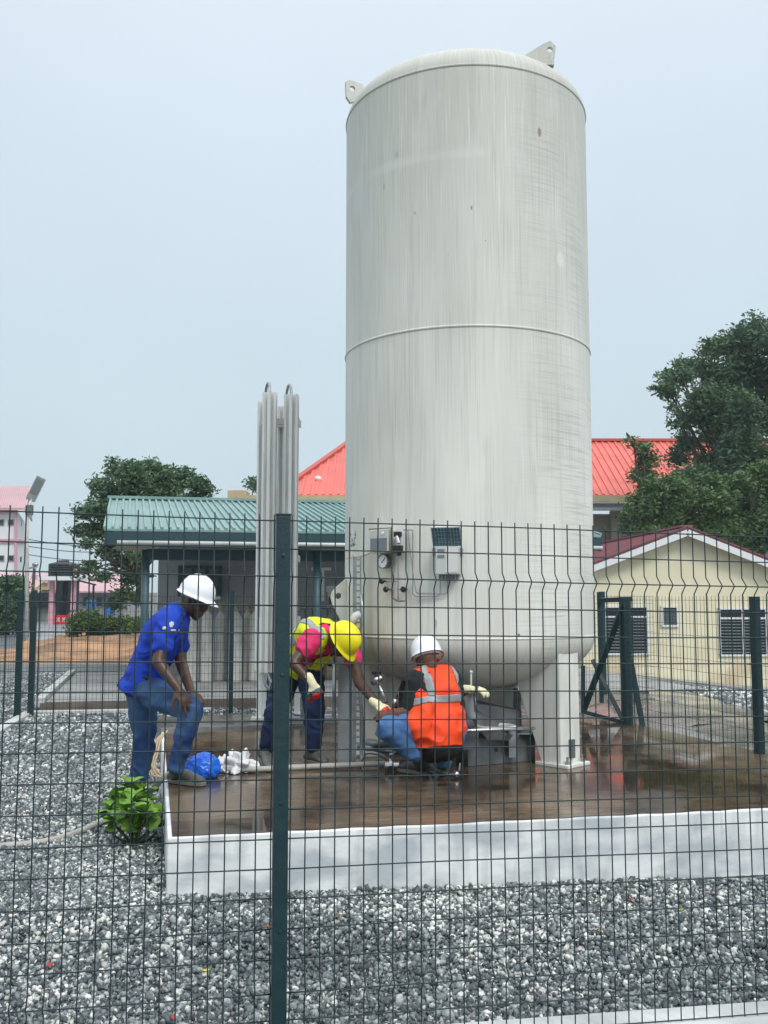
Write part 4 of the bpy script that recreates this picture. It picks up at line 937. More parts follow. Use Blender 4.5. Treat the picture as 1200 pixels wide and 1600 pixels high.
# ------------------------------------------------------------------ cream house at right
YH = 25.0
T = thing('cream_house', P(1075, 1070, YH), 'cream bungalow gable with maroon roof and dark louvred windows', 'house'); T.location.z = -.7
TB = T
xl = P(928, 900, YH).x - .3; xr = P(1233, 900, YH).x + .1; pk = P(1073, 836, YH); el_ = P(930, 888, YH); er = P(1218, 888, YH)
xm = pk.x
MB().prism([Vector((xl, YH, -2)), Vector((xr, YH, -2)), Vector((xr, YH, er.z-.1)), Vector((xm, YH, pk.z)), Vector((xl, YH, el_.z-.1))], (0, 9, 0)).build('wall', M['cream_wall'], T)
rd = Vector((-.06, 1, 0)).normalized()*9.6
apex = P(1074, 826, YH-.35); le = P(922, 884, YH-.35); re_ = P(1226, 886, YH-.35)
rf = MB(); rf.prism([le, apex, apex+rd, le+rd], (.0, 0, .05)); rf.prism([apex, re_, re_+rd, apex+rd], (0, 0, .05))
for k in range(48):
    t = k/47
    for a_, b_ in ((apex, le), (apex, re_)): rf.bar(a_+rd*t+Vector((0,0,.06)), b_+rd*t+Vector((0,0,.06)), .05, .03)
rf.build('roof', M['maroon_roof'], T)
bb = MB(); dn = Vector((0,-.02,-.10)); bb.bar(apex+dn+Vector((0,0,.0)), le+dn, .03, .16, up=(0,0,1)); bb.bar(apex+dn, re_+dn, .03, .16)
bb.build('barge_board', M['white_paint'], T)
MB().bar(apex+Vector((0,0,.07)), apex+rd+Vector((0,0,.07)), .3, .05).build('ridge_cap', M['maroon_roof'], T)
def louvre(px0, py0, px1, py1, tr, mull):
    Yw = YH-.02; f = pane(px0, py0, px1, py1, Yw, par=TB, mull=mull, trans=tr, depth=.08)
    a = P(px0, tr or py0, Yw); b = P(px1, py1, Yw); s = MB(); n = 11
    for k in range(n):
        z = a.z-.05 - (a.z-b.z-.08)*k/n; s.box(((a.x+b.x)/2, Yw-.0, z-.03), (b.x-a.x-.06, .05, .012), M=Matrix.Rotation(R_(35), 3, 'X'))
    s.build('louvre_blades', M['panel_grey'], f)
louvre(944, 948, 1013, 1022, 964, 1); louvre(1034, 948, 1059, 978, None, 1); louvre(1123, 951, 1199, 1024, 966, 2); 
sp_k = MB(); sp_k.bar(Vector((xl-.4, YH-.5, g(xl, YH)+.05)), Vector((xr+.5, YH-.5, g(xr, YH)+.03)), .9, .12); sp_k.build('plinth_apron', M['slab'], T)
xr0 = P(1060, 1070, 20)

# ------------------------------------------------------------------ long red-roofed building behind
YR = 46.0
T = thing('red_roofed_building', P(700, 900, YR), 'long tan building under a big coral red metal roof behind the tank', 'building'); T.location.z = 0
ev0 = P(372, 776, YR); ev1 = P(1330, 776, YR); rg0 = P(548, 692, YR+6.5); rg1 = P(1210, 692, YR+6.5)
hip = P(434, 748, YR+1.6)
rf = MB(); hl = Vector((ev0.x+1.8, YR, ev0.z))
rf.prism([hl, ev1, rg1, rg0], (0, 0, .08))
n = 78
for k in range(n):
    x_ = hl.x + (ev1.x-hl.x)*(k+.5)/n
    tt = min(1, (x_-hl.x)/(rg0.x-hl.x)) if x_ < rg0.x else (1 if x_ < rg1.x else max(0, (ev1.x-x_)/(ev1.x-rg1.x)))
    a = Vector((x_, YR, ev0.z+.1)); b = Vector((x_, YR+6.5*tt, ev0.z+.1+(rg0.z-ev0.z)*tt))
    if tt > .02: rf.bar(a, b, .12, .07)
rf.build('roof', M['red_roof'], T)
lb_ = Vector((hl.x, YR+13, ev0.z)); MB().prism([hl, rg0, lb_], (0,0,.06)).build('hip_end', M['red_roof'], T)
rb = MB(); rb.bar(hl+Vector((0,0,.15)), rg0+Vector((0,0,.15)), .35, .12); rb.bar(rg0+Vector((0,0,.15)), rg1+Vector((0,0,.15)), .4, .14); rb.build('ridge_cap', M['red_ridge'], T)
fb = MB(); fb.bar(ev0+Vector((0,-.12,-.12)), ev1+Vector((0,-.12,-.12)), .3, .34); fb.build('eave_fascia', M['tan_fascia'], T)
fb = MB(); fb.bar(ev0+Vector((0,.1,-.42)), ev1+Vector((0,.1,-.42)), .2, .22); fb.bar(ev0+Vector((.2,-.2,-.62)), ev1+Vector((0,-.2,-.62)), .2, .14); fb.build('gutter', M['mid_grey'], T)
MB().box(P(371, 774, YR)+Vector((0,.5,0)), (.9, 1.4, .5)).build('parapet_corner', M['tan_fascia'], T, bevel=.05)
wz = ev0.z-.7
MB().prism([Vector((ev0.x+.4, YR+1.6, -1)), Vector((ev1.x, YR+1.6, -1)), Vector((ev1.x, YR+1.6, wz)), Vector((ev0.x+.4, YR+1.6, wz))], (0, 9, 0)).build('wall', M['tan_wall'], T)
for px_ in (962, 1003, 1180): MB().box(P(px_, 830, YR+1.3)-Vector((0,0,2)), (.5, .4, 6)).build('column', M['tan_wall'], T)
for px_ in (972, 1120): pane(px_, 798, px_+22, 836, YR+1.55, par=T, mull=2)
MB().tube([P(497, 758, YR+1.6), P(497, 748, YR+1.6)], .12, 10).ell(P(497, 748, YR+1.6), (.17,.17,.14)).build('roof_vent', M['white_paint'], T)

# ------------------------------------------------------------------ far left: pink trimmed building, stand, posts
YL = 80.0
T = thing('pink_roofed_block', P(10, 930, YL), 'white three storey block with faded pink roof at the left edge', 'building'); T.location.z = 0
x0 = P(-90, 800, YL).x; x1 = P(27, 800, YL).x; zt_ = P(0, 799, YL).z
MB().prism([Vector((x0, YL, -1)), Vector((x1, YL, -1)), Vector((x1, YL, zt_)), Vector((x0, YL, zt_))], (-3.8, 12, 0)).build('wall', M['white_paint'], T)
ev = [P(-95, 797, YL-.8), P(40, 797, YL-.8)]; rgd = [P(-80, 762, YL+6), P(47, 762, YL+6)]
rf = MB(); rf.prism([ev[0], ev[1], rgd[1], rgd[0]], (0,0,.12))
for k in range(40): rf.bar(ev[0].lerp(ev[1], k/39)+Vector((0,0,.15)), rgd[0].lerp(rgd[1], k/39)+Vector((0,0,.15)), .12, .08)
rf.build('roof', M['pink_roof'], T)
MB().prism([ev[1], rgd[1], ev[1]+Vector((-3.8,12,0))], (-.1,0,0)).build('gable_board', M['dark_grey'], T)
tb = MB()
for y_ in (799, 845, 899): tb.bar(P(-90, y_, YL-.1), P(27, y_, YL-.1), .14, .32)
for x_ in (25,): tb.bar(P(x_, 799, YL-.1), P(x_, 930, YL-.1), .3, .14, up=(1,0,0))
tb.bar(P(27.5, 845, YL-.05), P(40, 847, YL+11.8), .14, .3); tb.build('pink_band', M['pink_paint'], T)
for y_ in (812, 868):
    for x_ in (-2, 13): pane(x_, y_, x_+8, y_+8.5, YL-.06, par=T, fm='mid_grey')
    pane(31, y_+2, 33.5, y_+10, YL+6, par=T, fm='mid_grey')
YM = 62.0
T = thing('low_pink_building', P(120, 960, YM), 'low grey walled building with pink roof and pink columns beyond the road', 'building'); T.location.z = 0
MB().prism([P(-60, 985, YM), P(200, 985, YM), P(200, 925, YM), P(-60, 925, YM)], (0, 8, 0)).build('wall', M['grey_wall'], T)
a, b, c, d = P(-60, 926, YM-1), P(205, 926, YM-1), P(190, 898, YM+5), P(-60, 898, YM+5); MB().prism([a, b, c, d], (0,0,.1)).build('roof', M['pink_roof'], T)
gbm = MB(); gbm.prism([P(50, 922, YM-2.5), P(74, 905, YM-2.5), P(74, 922, YM-2.5)], (0, 2, 0)); gbm.build('cream_gable', M['tan_fascia'], T)
gb2 = MB(); gb2.bar(P(50, 900, YM-2.6), P(76, 908, YM-2.6), .2, .3); gb2.build('gable_trim', M['pink_paint'], T)
MB().prism([P(45, 950, YM-.4), P(78, 950, YM-.4), P(78, 920, YM-.4), P(45, 920, YM-.4)], (0, .3, 0)).build('dark_opening', M['glass_dark'], T)
for px_ in (130, 150, 170): pane(px_, 932, px_+10, 948, YM-.05, par=T, fm='mid_grey')
YW = 55.0
T = thing('water_tank_stand', P(100, 960, YW), 'black water tank on a pale slab held by pink columns', 'tank stand'); T.location.z = 0
for px_ in (80, 114): a = P(px_, 960, YW); MB().box((a.x, YW, 1.6), (.24, .24, 3.2)).build('column', M['pink_paint'], T)
a = P(96, 901, YW); zz = P(96, 907, YW).z
for px_ in (80, 114):
    q = P(px_, 950, YW)
sl_ = MB().box((a.x, YW+.3, P(0, 904, YW).z), (2.2, 2.2, .22)).build('deck', M['white_paint'], T)
for c_ in [c for c in T.children if c.name.startswith('column')]: pass
MB().box((a.x-.0, YW+1.2, (0+P(0,907,YW).z)/2), (1.3, .1, P(0,907,YW).z)).build('dark_screen', M['glass_dark'], T)
for s in (0,):
    for px_ in (80, 114):
        q = P(px_, 950, YW)
T2 = thing('water_tank', P(99, 899, YW+.3), 'ribbed black plastic water tank on the pink columned stand', 'water tank')
b_ = T2.location; b_.z = P(0, 904, YW).z + .12; pr = []
for k in range(6): pr += [(.80, .12*k), (.84, .12*k+.03), (.84, .12*k+.09)]
pr += [(.78, .74), (.3, .86), (.3, .93), (0, .94)]
MB().lathe(pr, b_, 20).build('tank_body', M['tank_black'], T2, smooth=False)
T = thing('road_barrier', P(94, 975, 56), 'red plastic road barrier with white crossed marks', 'barrier'); a = P(77, 961, 55.9); b = P(106, 975, 55.9); T.location.z = 0
MB().box(((a.x+b.x)/2, 56, (a.z+b.z)/2), (b.x-a.x, .3, a.z-b.z)).build('barrier_body', M['barrier_red'], T, bevel=.03)
xm_ = MB()
for k in range(3):
    cx = a.x + (b.x-a.x)*(.2+.3*k); cz = (a.z+b.z)/2
    for s in (-1, 1): xm_.bar((cx-.08, 55.83, cz-.12*s), (cx+.08, 55.83, cz+.12*s), .05, .03, up=(0,1,0))
    xm_.bar((cx-.09, 55.825, cz), (cx+.09, 55.825, cz), .03, .03, up=(0,1,0))
xm_.build('white_marks', M['white_paint'], T)
for px_, lab in ((142, 'blue barrel nearer the red barrier, behind the hedge'), (171, 'blue barrel nearer the shed post, behind the hedge')):
    q = P(px_, 960, 50); q.z = P(px_, 962, 50).z
    T = thing('barrel', q, lab, 'barrel', 'blue barrels behind the hedge')
    MB().lathe([(.24,0),(.26,.02),(.26,.25),(.275,.27),(.26,.29),(.26,.55),(.275,.57),(.26,.59),(.25,.8),(0,.81)], q, 14).build('drum', M['blue_barrel'], T)
    MB().lathe([(.03,0),(.03,.02),(0,.021)], q+Vector((.12,0,.81)), 8).build('bung', M['black'], T)
    MB().box(q+Vector((0,0,(g(q.x,50)-q.z)/2-.01)), (.7,.7,abs(q.z)+.02)).build('block', M['slab'], T) if False else None
# solar street lamp
YP = 34.0
T = thing('street_lamp', P(41, 1000, YP), 'grey solar street lamp leaning over the pink roofed block', 'street lamp'); T.location.z = 0
a = P(42, 1000, YP)
MB().tube([(a.x, YP, 0), P(42, 820, YP), P(44, 795, YP), P(52, 772, YP)], [.08, .06, .05, .04], 10).build('pole', M['white_metal'], T, smooth=True)
hA = P(47, 782, YP); hB = P(65, 746, YP); MB().bar(hA, hB, .34, .10, up=(.5,-.8,.35)).build('lamp_head', M['mid_grey'], T, bevel=.02)
MB().bar(hA+(hB-hA)*.3+Vector((0,-.06,-.02)), hA+(hB-hA)*.92+Vector((0,-.06,-.02)), .24, .02, up=(.5,-.8,.35)).build('led_panel', M['panel_grey'], T)
MB().box(P(46, 797, YP), (.22,.2,.35)).build('battery_box', M['dark_grey'], T)
T = thing('utility_pole', P(48, 960, 45), 'thin dark pole with cross arm carrying overhead wires', 'pole'); T.location.z = 0
a = P(48, 960, 45); MB().tube([(a.x, 45, 0), (a.x+.1, 45, P(0, 888, 45).z)], [.10, .07], 8).build('pole_shaft', M['bark'], T, smooth=True)
MB().bar(P(42, 889, 45), P(58, 885, 45), .08, .08).ell(P(55, 882, 45), (.15,.1,.1)).build('cross_arm', M['galv'], T)
for k, (ya, yb) in enumerate(((842, 850), (866, 872), (853, 858))):
    q = []
    for i in range(13):
        t = i/12; q.append(P(40+(215-40)*t, ya+(yb-ya)*t+14*math.sin(math.pi*t)*.5, 45))
    o = MB().tube(q, .018, 4).build('overhead_wire', M['black'], loc=q[0]); tag(o, ['uppermost', 'lowest', 'middle'][k]+' of the thin overhead wires left of the shed', 'wire')
T = thing('globe_lamp', P(145, 960, 44), 'short dark garden lamp with white globes above the hedge', 'garden lamp'); T.location.z = 0
a = P(145, 960, 44); MB().tube([(a.x, 44, 0), (a.x, 44, P(0, 912, 44).z)], .05, 8).bar(P(122, 907, 44), P(150, 914, 44), .07).build('lamp_post', M['black'], T)
MB().ell(P(146, 903, 44), (.16,.16,.16)).ell(P(122, 901, 44), (.16,.16,.14)).build('globe', M['white_paint'], T, smooth=True)

# ------------------------------------------------------------------ trees and hedges
def leaves_mesh(name, blobs, size, dens, m, parent, seed=0, flat=.6, extra=0):
    """blobs: (center, radius). Leaf-sized quads gathered in small tufts over and inside each blob"""
    r_ = np.random.default_rng(seed); C = []
    for c, R in blobs:
        nt_ = int(dens*R*R)
        d = r_.normal(size=(nt_, 3)); d /= np.linalg.norm(d, axis=1)[:, None]
        rad = R*(r_.random(nt_)**.42)*(.70+.50*r_.random(nt_)); tc_ = np.array(c) + d*rad[:, None]*np.array([1, 1, .85])
        k = 14; off = r_.normal(size=(nt_, k, 3))*(size*1.7)*np.array([1, 1, .6]); C.append((tc_[:, None, :]+off).reshape(-1, 3))
    C = np.concatenate(C); n = len(C)
    a = r_.normal(size=(n, 3)); a[:, 2] *= flat; a /= np.linalg.norm(a, axis=1)[:, None]; b = np.cross(a, r_.normal(size=(n, 3))); b /= np.linalg.norm(b, axis=1)[:, None]
    s = size*(.6+.8*r_.random(n))[:, None]
    V_ = np.stack([C-a*s, C+b*s*.42, C+a*s, C-b*s*.42], 1).reshape(-1, 3) - np.array(wloc(parent))
    me = bpy.data.meshes.new(name); me.vertices.add(len(V_)); me.vertices.foreach_set('co', V_.astype(np.float32).ravel())
    me.loops.add(4*n); me.loops.foreach_set('vertex_index', np.arange(4*n, dtype=np.int32)); me.polygons.add(n); me.polygons.foreach_set('loop_start', np.arange(0, 4*n, 4, dtype=np.int32))
    me.materials.append(m); me.update(calc_edges=True)
    o = bpy.data.objects.new(name, me); COL.objects.link(o); o.parent = parent; return o
def tree(root, label, blobpx, Y, size, dens, m, seed, trunk_r=.3, grp=None, dj=1.0, gapy=None):
    T = thing('tree', root, label, 'tree', grp); r_ = random.Random(seed)
    bl = []
    for x_, y_, r in blobpx:
        R = r/F*Y*.90; bl.append((P(x_, y_, Y + r_.uniform(-1, 1)*dj), R))
    leaves_mesh('crown', bl, size, dens, m, T, seed)
    tk = MB(); top = sum((b[0] for b in bl), Vector())/len(bl)
    fork = root.lerp(top, .55); fork.x = root.x*.5+top.x*.5
    tk.tube(smooth_path([root-Vector((0,0,.3)), root.lerp(fork, .5)+Vector((.1,0,0)), fork], 5), [trunk_r*(1.15-.45*i/10) for i in range(11)], 10)
    for c, R in bl:
        mid = fork.lerp(c, .5)+Vector((r_.uniform(-.3,.3), 0, r_.uniform(-.2,.4))); pts = smooth_path([fork, mid, c], 4)
        tk.tube(pts, [trunk_r*.42*(1-.85*i/(len(pts)-1)) for i in range(len(pts))], 6)
        for q in range(4):
            e = c + Vector((r_.uniform(-1,1), r_.uniform(-1,1), r_.uniform(-.5,.8)))*R*.8; tk.tube([c.lerp(mid, .25), e], [trunk_r*.1, trunk_r*.02], 5)
    tk.build('trunk', M['bark'], T, smooth=True); return T
YT = 40.0
bigb = [(1155, 540, 42), (1185, 520, 36), (1115, 545, 26), (1095, 575, 24), (1135, 590, 42), (1180, 590, 46), (1062, 590, 20), (1046, 612, 17), (1040, 588, 11), (1068, 570, 14), (1105, 625, 36), (1085, 650, 24), (1150, 640, 44), (1195, 655, 44), (1120, 680, 32), (1165, 695, 40), (1075, 690, 24), (1060, 715, 20), (1100, 720, 24), (1215, 600, 50), (1230, 540, 50), (1140, 722, 26), (1240, 660, 50), (1200, 720, 30), (1052, 640, 8), (1060, 662, 10), (1090, 745, 24), (1130, 748, 30), (1062, 742, 16), (1180, 760, 30), (1030, 605, 9)]
tree(P(1165, 960, YT)*1 + Vector((0,0,-.8)), 'tall dark spreading tree at the right edge rising above the red roof', bigb, YT, .105, 195, M['leaf_dark'], 11, .24, dj=2)
low = [(1005, 700, 12), (1010, 720, 16), (1003, 742, 20), (1018, 765, 26), (1000, 790, 22), (1030, 800, 30), (1050, 765, 28), (1060, 810, 32), (985, 812, 14), (980, 826, 10), (1085, 780, 28), (1095, 825, 26), (1010, 828, 18), (990, 690, 7)]
tree(P(1045, 980, 33)*1 + Vector((0,0,-.7)), 'mid green bushy tree just above the cream gable', low, 33, .085, 330, M['leaf_mid'], 12, .25, dj=1.5)
low2 = [(1120, 790, 34), (1150, 760, 28), (1170, 800, 36), (1200, 770, 36), (1135, 830, 28), (1185, 840, 34), (1215, 820, 40), (1195, 735, 24), (1110, 755, 20), (1240, 790, 40)]
tree(P(1175, 980, 34)*1 + Vector((0,0,-.7)), 'lighter green bushy tree at the right edge behind the maroon roof', low2, 34, .085, 310, M['leaf_mid'], 13, .25, dj=1.5)
lt = [(205, 738, 24), (235, 732, 20), (255, 745, 24), (285, 750, 24), (310, 758, 16), (322, 764, 10), (180, 740, 14), (175, 722, 8), (215, 765, 34), (255, 775, 34), (165, 765, 22), (150, 755, 10), (148, 795, 18), (132, 800, 14), (125, 830, 12), (150, 830, 20), (175, 805, 26), (185, 840, 22), (205, 800, 24), (135, 850, 9), (168, 862, 16), (140, 885, 12), (125, 893, 9), (190, 880, 16), (160, 900, 12), (205, 905, 14), (218, 868, 13), (195, 925, 14), (215, 935, 12), (180, 945, 12), (222, 900, 10), (300, 785, 24), (225, 820, 16), (232, 850, 12)]
tree(P(228, 1000, 31)*1 + Vector((0,0,0)), 'dark round crowned tree behind the left end of the teal roofed shed', lt, 30, .075, 420, M['leaf_dark'], 14, .13, dj=1.2)
tree(P(398, 960, 60), 'tip of a small palm like tree just left of the finned tubes', [(397, 752, 5), (399, 762, 5), (395, 757, 4)], 60, .14, 260, M['leaf_dark'], 15, .12, dj=.3)
T = thing('hedge', P(170, 1000, 36), 'clipped green flowering hedge behind the orange soil', 'hedge'); T.location.z = 0
hb_ = [(P(x_, y_, 36+random.uniform(-.6, .6)), r/F*36) for x_, y_, r in ((122, 970, 13), (135, 975, 15), (150, 978, 16), (165, 975, 15), (180, 980, 17), (195, 976, 16), (210, 982, 16), (222, 978, 16), (235, 980, 16), (140, 962, 10), (128, 960, 7), (115, 985, 9), (160, 990, 12), (185, 992, 12), (205, 992, 12), (225, 992, 12))]
leaves_mesh('foliage', hb_, .075, 420, M['leaf_hedge'], T, 21); 
hs_ = MB()
for c, R in hb_: hs_.tube([Vector((c.x, c.y, 0)), c], .03, 5)
hs_.build('stems', M['bark'], T)
T = thing('hedge', P(10, 960, 40), 'tall dark hedge at the left edge beside the street lamp', 'hedge'); T.location.z = 0
hb_ = [(P(x_, y_, 40+random.uniform(-.6, .6)), r/F*40) for x_, y_, r in ((-30, 925, 26), (-5, 920, 22), (12, 916, 16), (28, 912, 12), (-20, 955, 26), (8, 950, 22), (22, 940, 14), (-5, 975, 20), (14, 972, 16), (30, 925, 9))]
leaves_mesh('foliage', hb_, .10, 300, M['leaf_dark'], T, 22)
hs_ = MB()
for c, R in hb_: hs_.tube([Vector((c.x, c.y, 0)), c], .04, 5)
hs_.build('stems', M['bark'], T)

# plant by the plinth corner: broad paddle leaves in rosettes
pb = PZ(208, 1318, .03); T = thing('leafy_plant', pb, 'bright green broad leaved plant growing from the gravel at the plinth corner', 'plant')
lm_ = MB(); stt = MB(); r_ = random.Random(5)
def leaf(base, tip, wd, up):
    d = tip-base; L_ = d.length; d.normalize(); s = d.cross(up).normalized(); nn = s.cross(d).normalized(); rows = []
    for t, w_ in ((0, .12), (.2, .45), (.45, .85), (.68, 1.0), (.86, .78), (.97, .35), (1.0, .05)):
        c = base + d*L_*t + nn*(-.12*L_*t*t*1.3 + .03); rows.append((c - s*wd*w_ + nn*wd*w_*.35, c, c + s*wd*w_ + nn*wd*w_*.35))
    vs = [q for r in rows for q in r]; fs = []
    for i in range(len(rows)-1):
        for j in range(2): a = i*3+j; fs.append((a, a+1, a+4, a+3))
    lm_.add(vs, fs)
heads = [(P(x_, y_, pb.y+dy)) for x_, y_, dy in ((172, 1275, 0), (190, 1258, .1), (205, 1262, -.05), (225, 1262, .1), (240, 1285, 0), (212, 1290, -.12), (188, 1292, -.12), (200, 1238, .12), (233, 1300, -.1), (172, 1298, -.05), (210, 1306, -.16), (222, 1245, .16), (245, 1300, .02), (196, 1275, -.18), (225, 1280, -.2))]
for hd_ in heads:
    stt.tube(smooth_path([pb, pb.lerp(hd_, .6)+Vector((0,0,-.02)), hd_], 4), .007, 6)
    n = r_.randint(9, 12)
    for k in range(n):
        a = 2*math.pi*k/n + r_.uniform(-.3, .3); e = r_.uniform(.05, 1.15); L_ = r_.uniform(.085, .13)
        d = Vector((math.cos(a)*math.cos(e), math.sin(a)*math.cos(e), math.sin(e))); leaf(hd_ + d*.01, hd_ + d*L_, L_*.30, Vector((0,0,1)) if e < 1 else Vector((d.y, -d.x, .2)))
lo_ = lm_.build('foliage', M['leaf_plant'], T, smooth=True, fix=False)
stt.build('stems', M['stem'], T, smooth=True)

# fallen leaves on the gravel, each its own thing
FLS = [(28, 1271, 'red_leaf', 'red fallen leaf near the left edge above the hose'), (72, 1309, 'brown_leaf', 'curled brown leaf lying against the hose'), (80, 1265, 'brown_leaf', 'brown leaf on the gravel between red leaf and green plant'),
 (392, 1412, 'red_leaf', 'red leaf at the plinth foot just left of the fence post'), (415, 1448, 'brown_leaf', 'orange brown leaf close below the plinth beside the fence post'), (320, 1517, 'yellow_leaf', 'yellow scrap on the gravel left of the fence post'),
 (270, 1590, 'red_leaf', 'red leaf on the gravel at the bottom edge'), (75, 1509, 'red_leaf', 'tiny red leaf on the gravel at lower left'), (985, 1405, 'red_leaf', 'bright red scrap on the gravel right of centre'), (1064, 1421, 'yellow_leaf', 'bright yellow scrap on the gravel at lower right'),
 (525, 1433, 'brown_leaf', 'brown leaf on the gravel just right of the fence post'), (590, 1410, 'brown_leaf', 'brown leaf against the plinth foot right of the fence post'), (935, 1450, 'brown_leaf', 'tan leaf on the gravel under the plinth at right'), (1120, 1395, 'brown_leaf', 'brown leaf by the plinth foot at far right')]
for x_, y_, m_, lab in FLS:
    c = PZ(x_, y_, 0); c.z = g(c.x, c.y)+.028; c = PZ(x_, y_, c.z); a = r_.uniform(0, 6.28); s = r_.uniform(.013, .021)
    u_ = Vector((math.cos(a), math.sin(a), .25)); v_ = Vector((-math.sin(a), math.cos(a), .15)); mb = MB()
    mb.add([c-u_*s, c-u_*s*.3+v_*s*.5, c+u_*s*.5+v_*s*.45+Vector((0,0,.005)), c+u_*s*1.1, c+u_*s*.5-v_*s*.45, c-u_*s*.3-v_*s*.5+Vector((0,0,.006))], [(0,1,2,3,4,5)])
    o = mb.build('fallen_leaf', M[m_], loc=c, fix=False); sd_ = o.modifiers.new('s', 'SOLIDIFY'); sd_.thickness = .0012; tag(o, lab, 'leaf', 'fallen leaves on the gravel')

# ------------------------------------------------------------------ people
def skin_mesh(name, mb, m, parent, voxel=.009, it=6, wrinkle=0, wscale=9, seed=0, keep=None, stretch=(1,1,1), smooth_f=.5):
    """fuses the overlapping closed volumes of mb into ONE continuous skin, relaxes it and adds cloth folds"""
    me = mb.mesh(name+'_src'); bm = bmesh.new(); bm.from_mesh(me); bmesh.ops.recalc_face_normals(bm, faces=bm.faces[:]); bm.to_mesh(me); bm.free()
    o = bpy.data.objects.new(name, me); COL.objects.link(o)
    rm = o.modifiers.new('r', 'REMESH'); rm.mode = 'VOXEL'; rm.voxel_size = voxel; rm.adaptivity = 0
    s = o.modifiers.new('s', 'SMOOTH'); s.factor = smooth_f; s.iterations = it
    dg = bpy.context.evaluated_depsgraph_get(); dg.update()
    me2 = bpy.data.meshes.new_from_object(o.evaluated_get(dg)); o.modifiers.clear(); o.data = me2; bpy.data.meshes.remove(me); me2.name = name
    if wrinkle:
        nr = [v.normal.copy() for v in me2.vertices]
        for v, n_ in zip(me2.vertices, nr):
            q = Vector((v.co.x*stretch[0], v.co.y*stretch[1], v.co.z*stretch[2]))*wscale + Vector((seed, 0, seed*2))
            q2 = q + Vector((noise.noise(q*.6), noise.noise(q*.6+Vector((5,0,0))), noise.noise(q*.6+Vector((0,7,0)))))*1.1
            v.co += n_*(wrinkle*((1-abs(noise.noise(q2))*2.6)*.75 + .5*noise.noise(q*2.3)))
    base = wloc(parent)
    for v in me2.vertices: v.co -= base
    if keep:
        bm = bmesh.new(); bm.from_mesh(me2); dl = [f for f in bm.faces if not keep(f.calc_center_median()+base)]
        bmesh.ops.delete(bm, geom=dl, context='FACES'); bm.to_mesh(me2); bm.free()
    me2.materials.clear(); me2.materials.append(m); me2.polygons.foreach_set('use_smooth', [True]*len(me2.polygons))
    o.parent = parent; o.location = (0,0,0); return o
def patch(name, src, pred, m, off=.003):
    """a sewn-on band: the faces of a garment that satisfy pred, lifted off it a little, with an edge of its own"""
    base = wloc(src.parent); bm = bmesh.new(); bm.from_mesh(src.data); bm.normal_update()
    dl = [f for f in bm.faces if not pred(f.calc_center_median()+base, f.normal)]
    bmesh.ops.delete(bm, geom=dl, context='FACES')
    for v in bm.verts: v.co += v.normal*off
    me = bpy.data.meshes.new(name); bm.to_mesh(me); bm.free(); me.materials.append(m); me.polygons.foreach_set('use_smooth', [True]*len(me.polygons))
    o = bpy.data.objects.new(name, me); COL.objects.link(o); o.parent = src
    sm_ = o.modifiers.new('s', 'SMOOTH'); sm_.iterations = 4; sm_.factor = .5; sl_ = o.modifiers.new('t', 'SOLIDIFY'); sl_.thickness = .002; sl_.offset = 1; return o
def frame(fwd, up):
    f = Vector(fwd).normalized(); u = Vector(up); u = (u-f*u.dot(f)).normalized(); s = f.cross(u); return Matrix((s, f, u)).transposed()   # x side(right), y fwd, z up
def head_prims(mb, c, fwd, up, neck):
    Mx = frame(fwd, up); c = Vector(c); W = lambda x, y, z: c + Mx@Vector((x, y, z))
    mb.ell(W(0, -.012, .022), (.072, .092, .092), Mx); mb.ell(W(0, .028, -.03), (.060, .064, .080), Mx); mb.ell(W(0, .055, -.085), (.034, .030, .026), Mx)
    mb.ell(W(0, .092, -.022), (.014, .022, .020), Mx); mb.tube([W(0, .082, .025), W(0, .104, -.024)], [.010, .013], 8)
    mb.ell(W(0, .088, -.060), (.026, .012, .008), Mx); mb.ell(W(0, .086, -.072), (.022, .011, .008), Mx)
    mb.ell(W(0, .078, .040), (.050, .018, .011), Mx)
    for s in (-1, 1): mb.ell(W(s*.076, -.01, -.01), (.010, .020, .033), Mx); mb.ell(W(s*.040, .060, -.030), (.020, .022, .022), Mx)
    mb.limb([W(0, -.022, -.05), neck], [.056, .060]); return Mx
def face_bits(parent, c, Mx, m='black'):
    c = Vector(c); W = lambda x, y, z: c + Mx@Vector((x, y, z)); e = MB()
    for s in (-1, 1): e.ell(W(s*.030, .082, .012), (.013, .010, .008), Mx, 6, 10)
    e.build('eyes', M['dial'], parent, smooth=True); e = MB()
    for s in (-1, 1): e.ell(W(s*.030, .0905, .012), (.006, .003, .006), Mx, 6, 8)
    e.build('pupils', M['black'], parent, smooth=True)
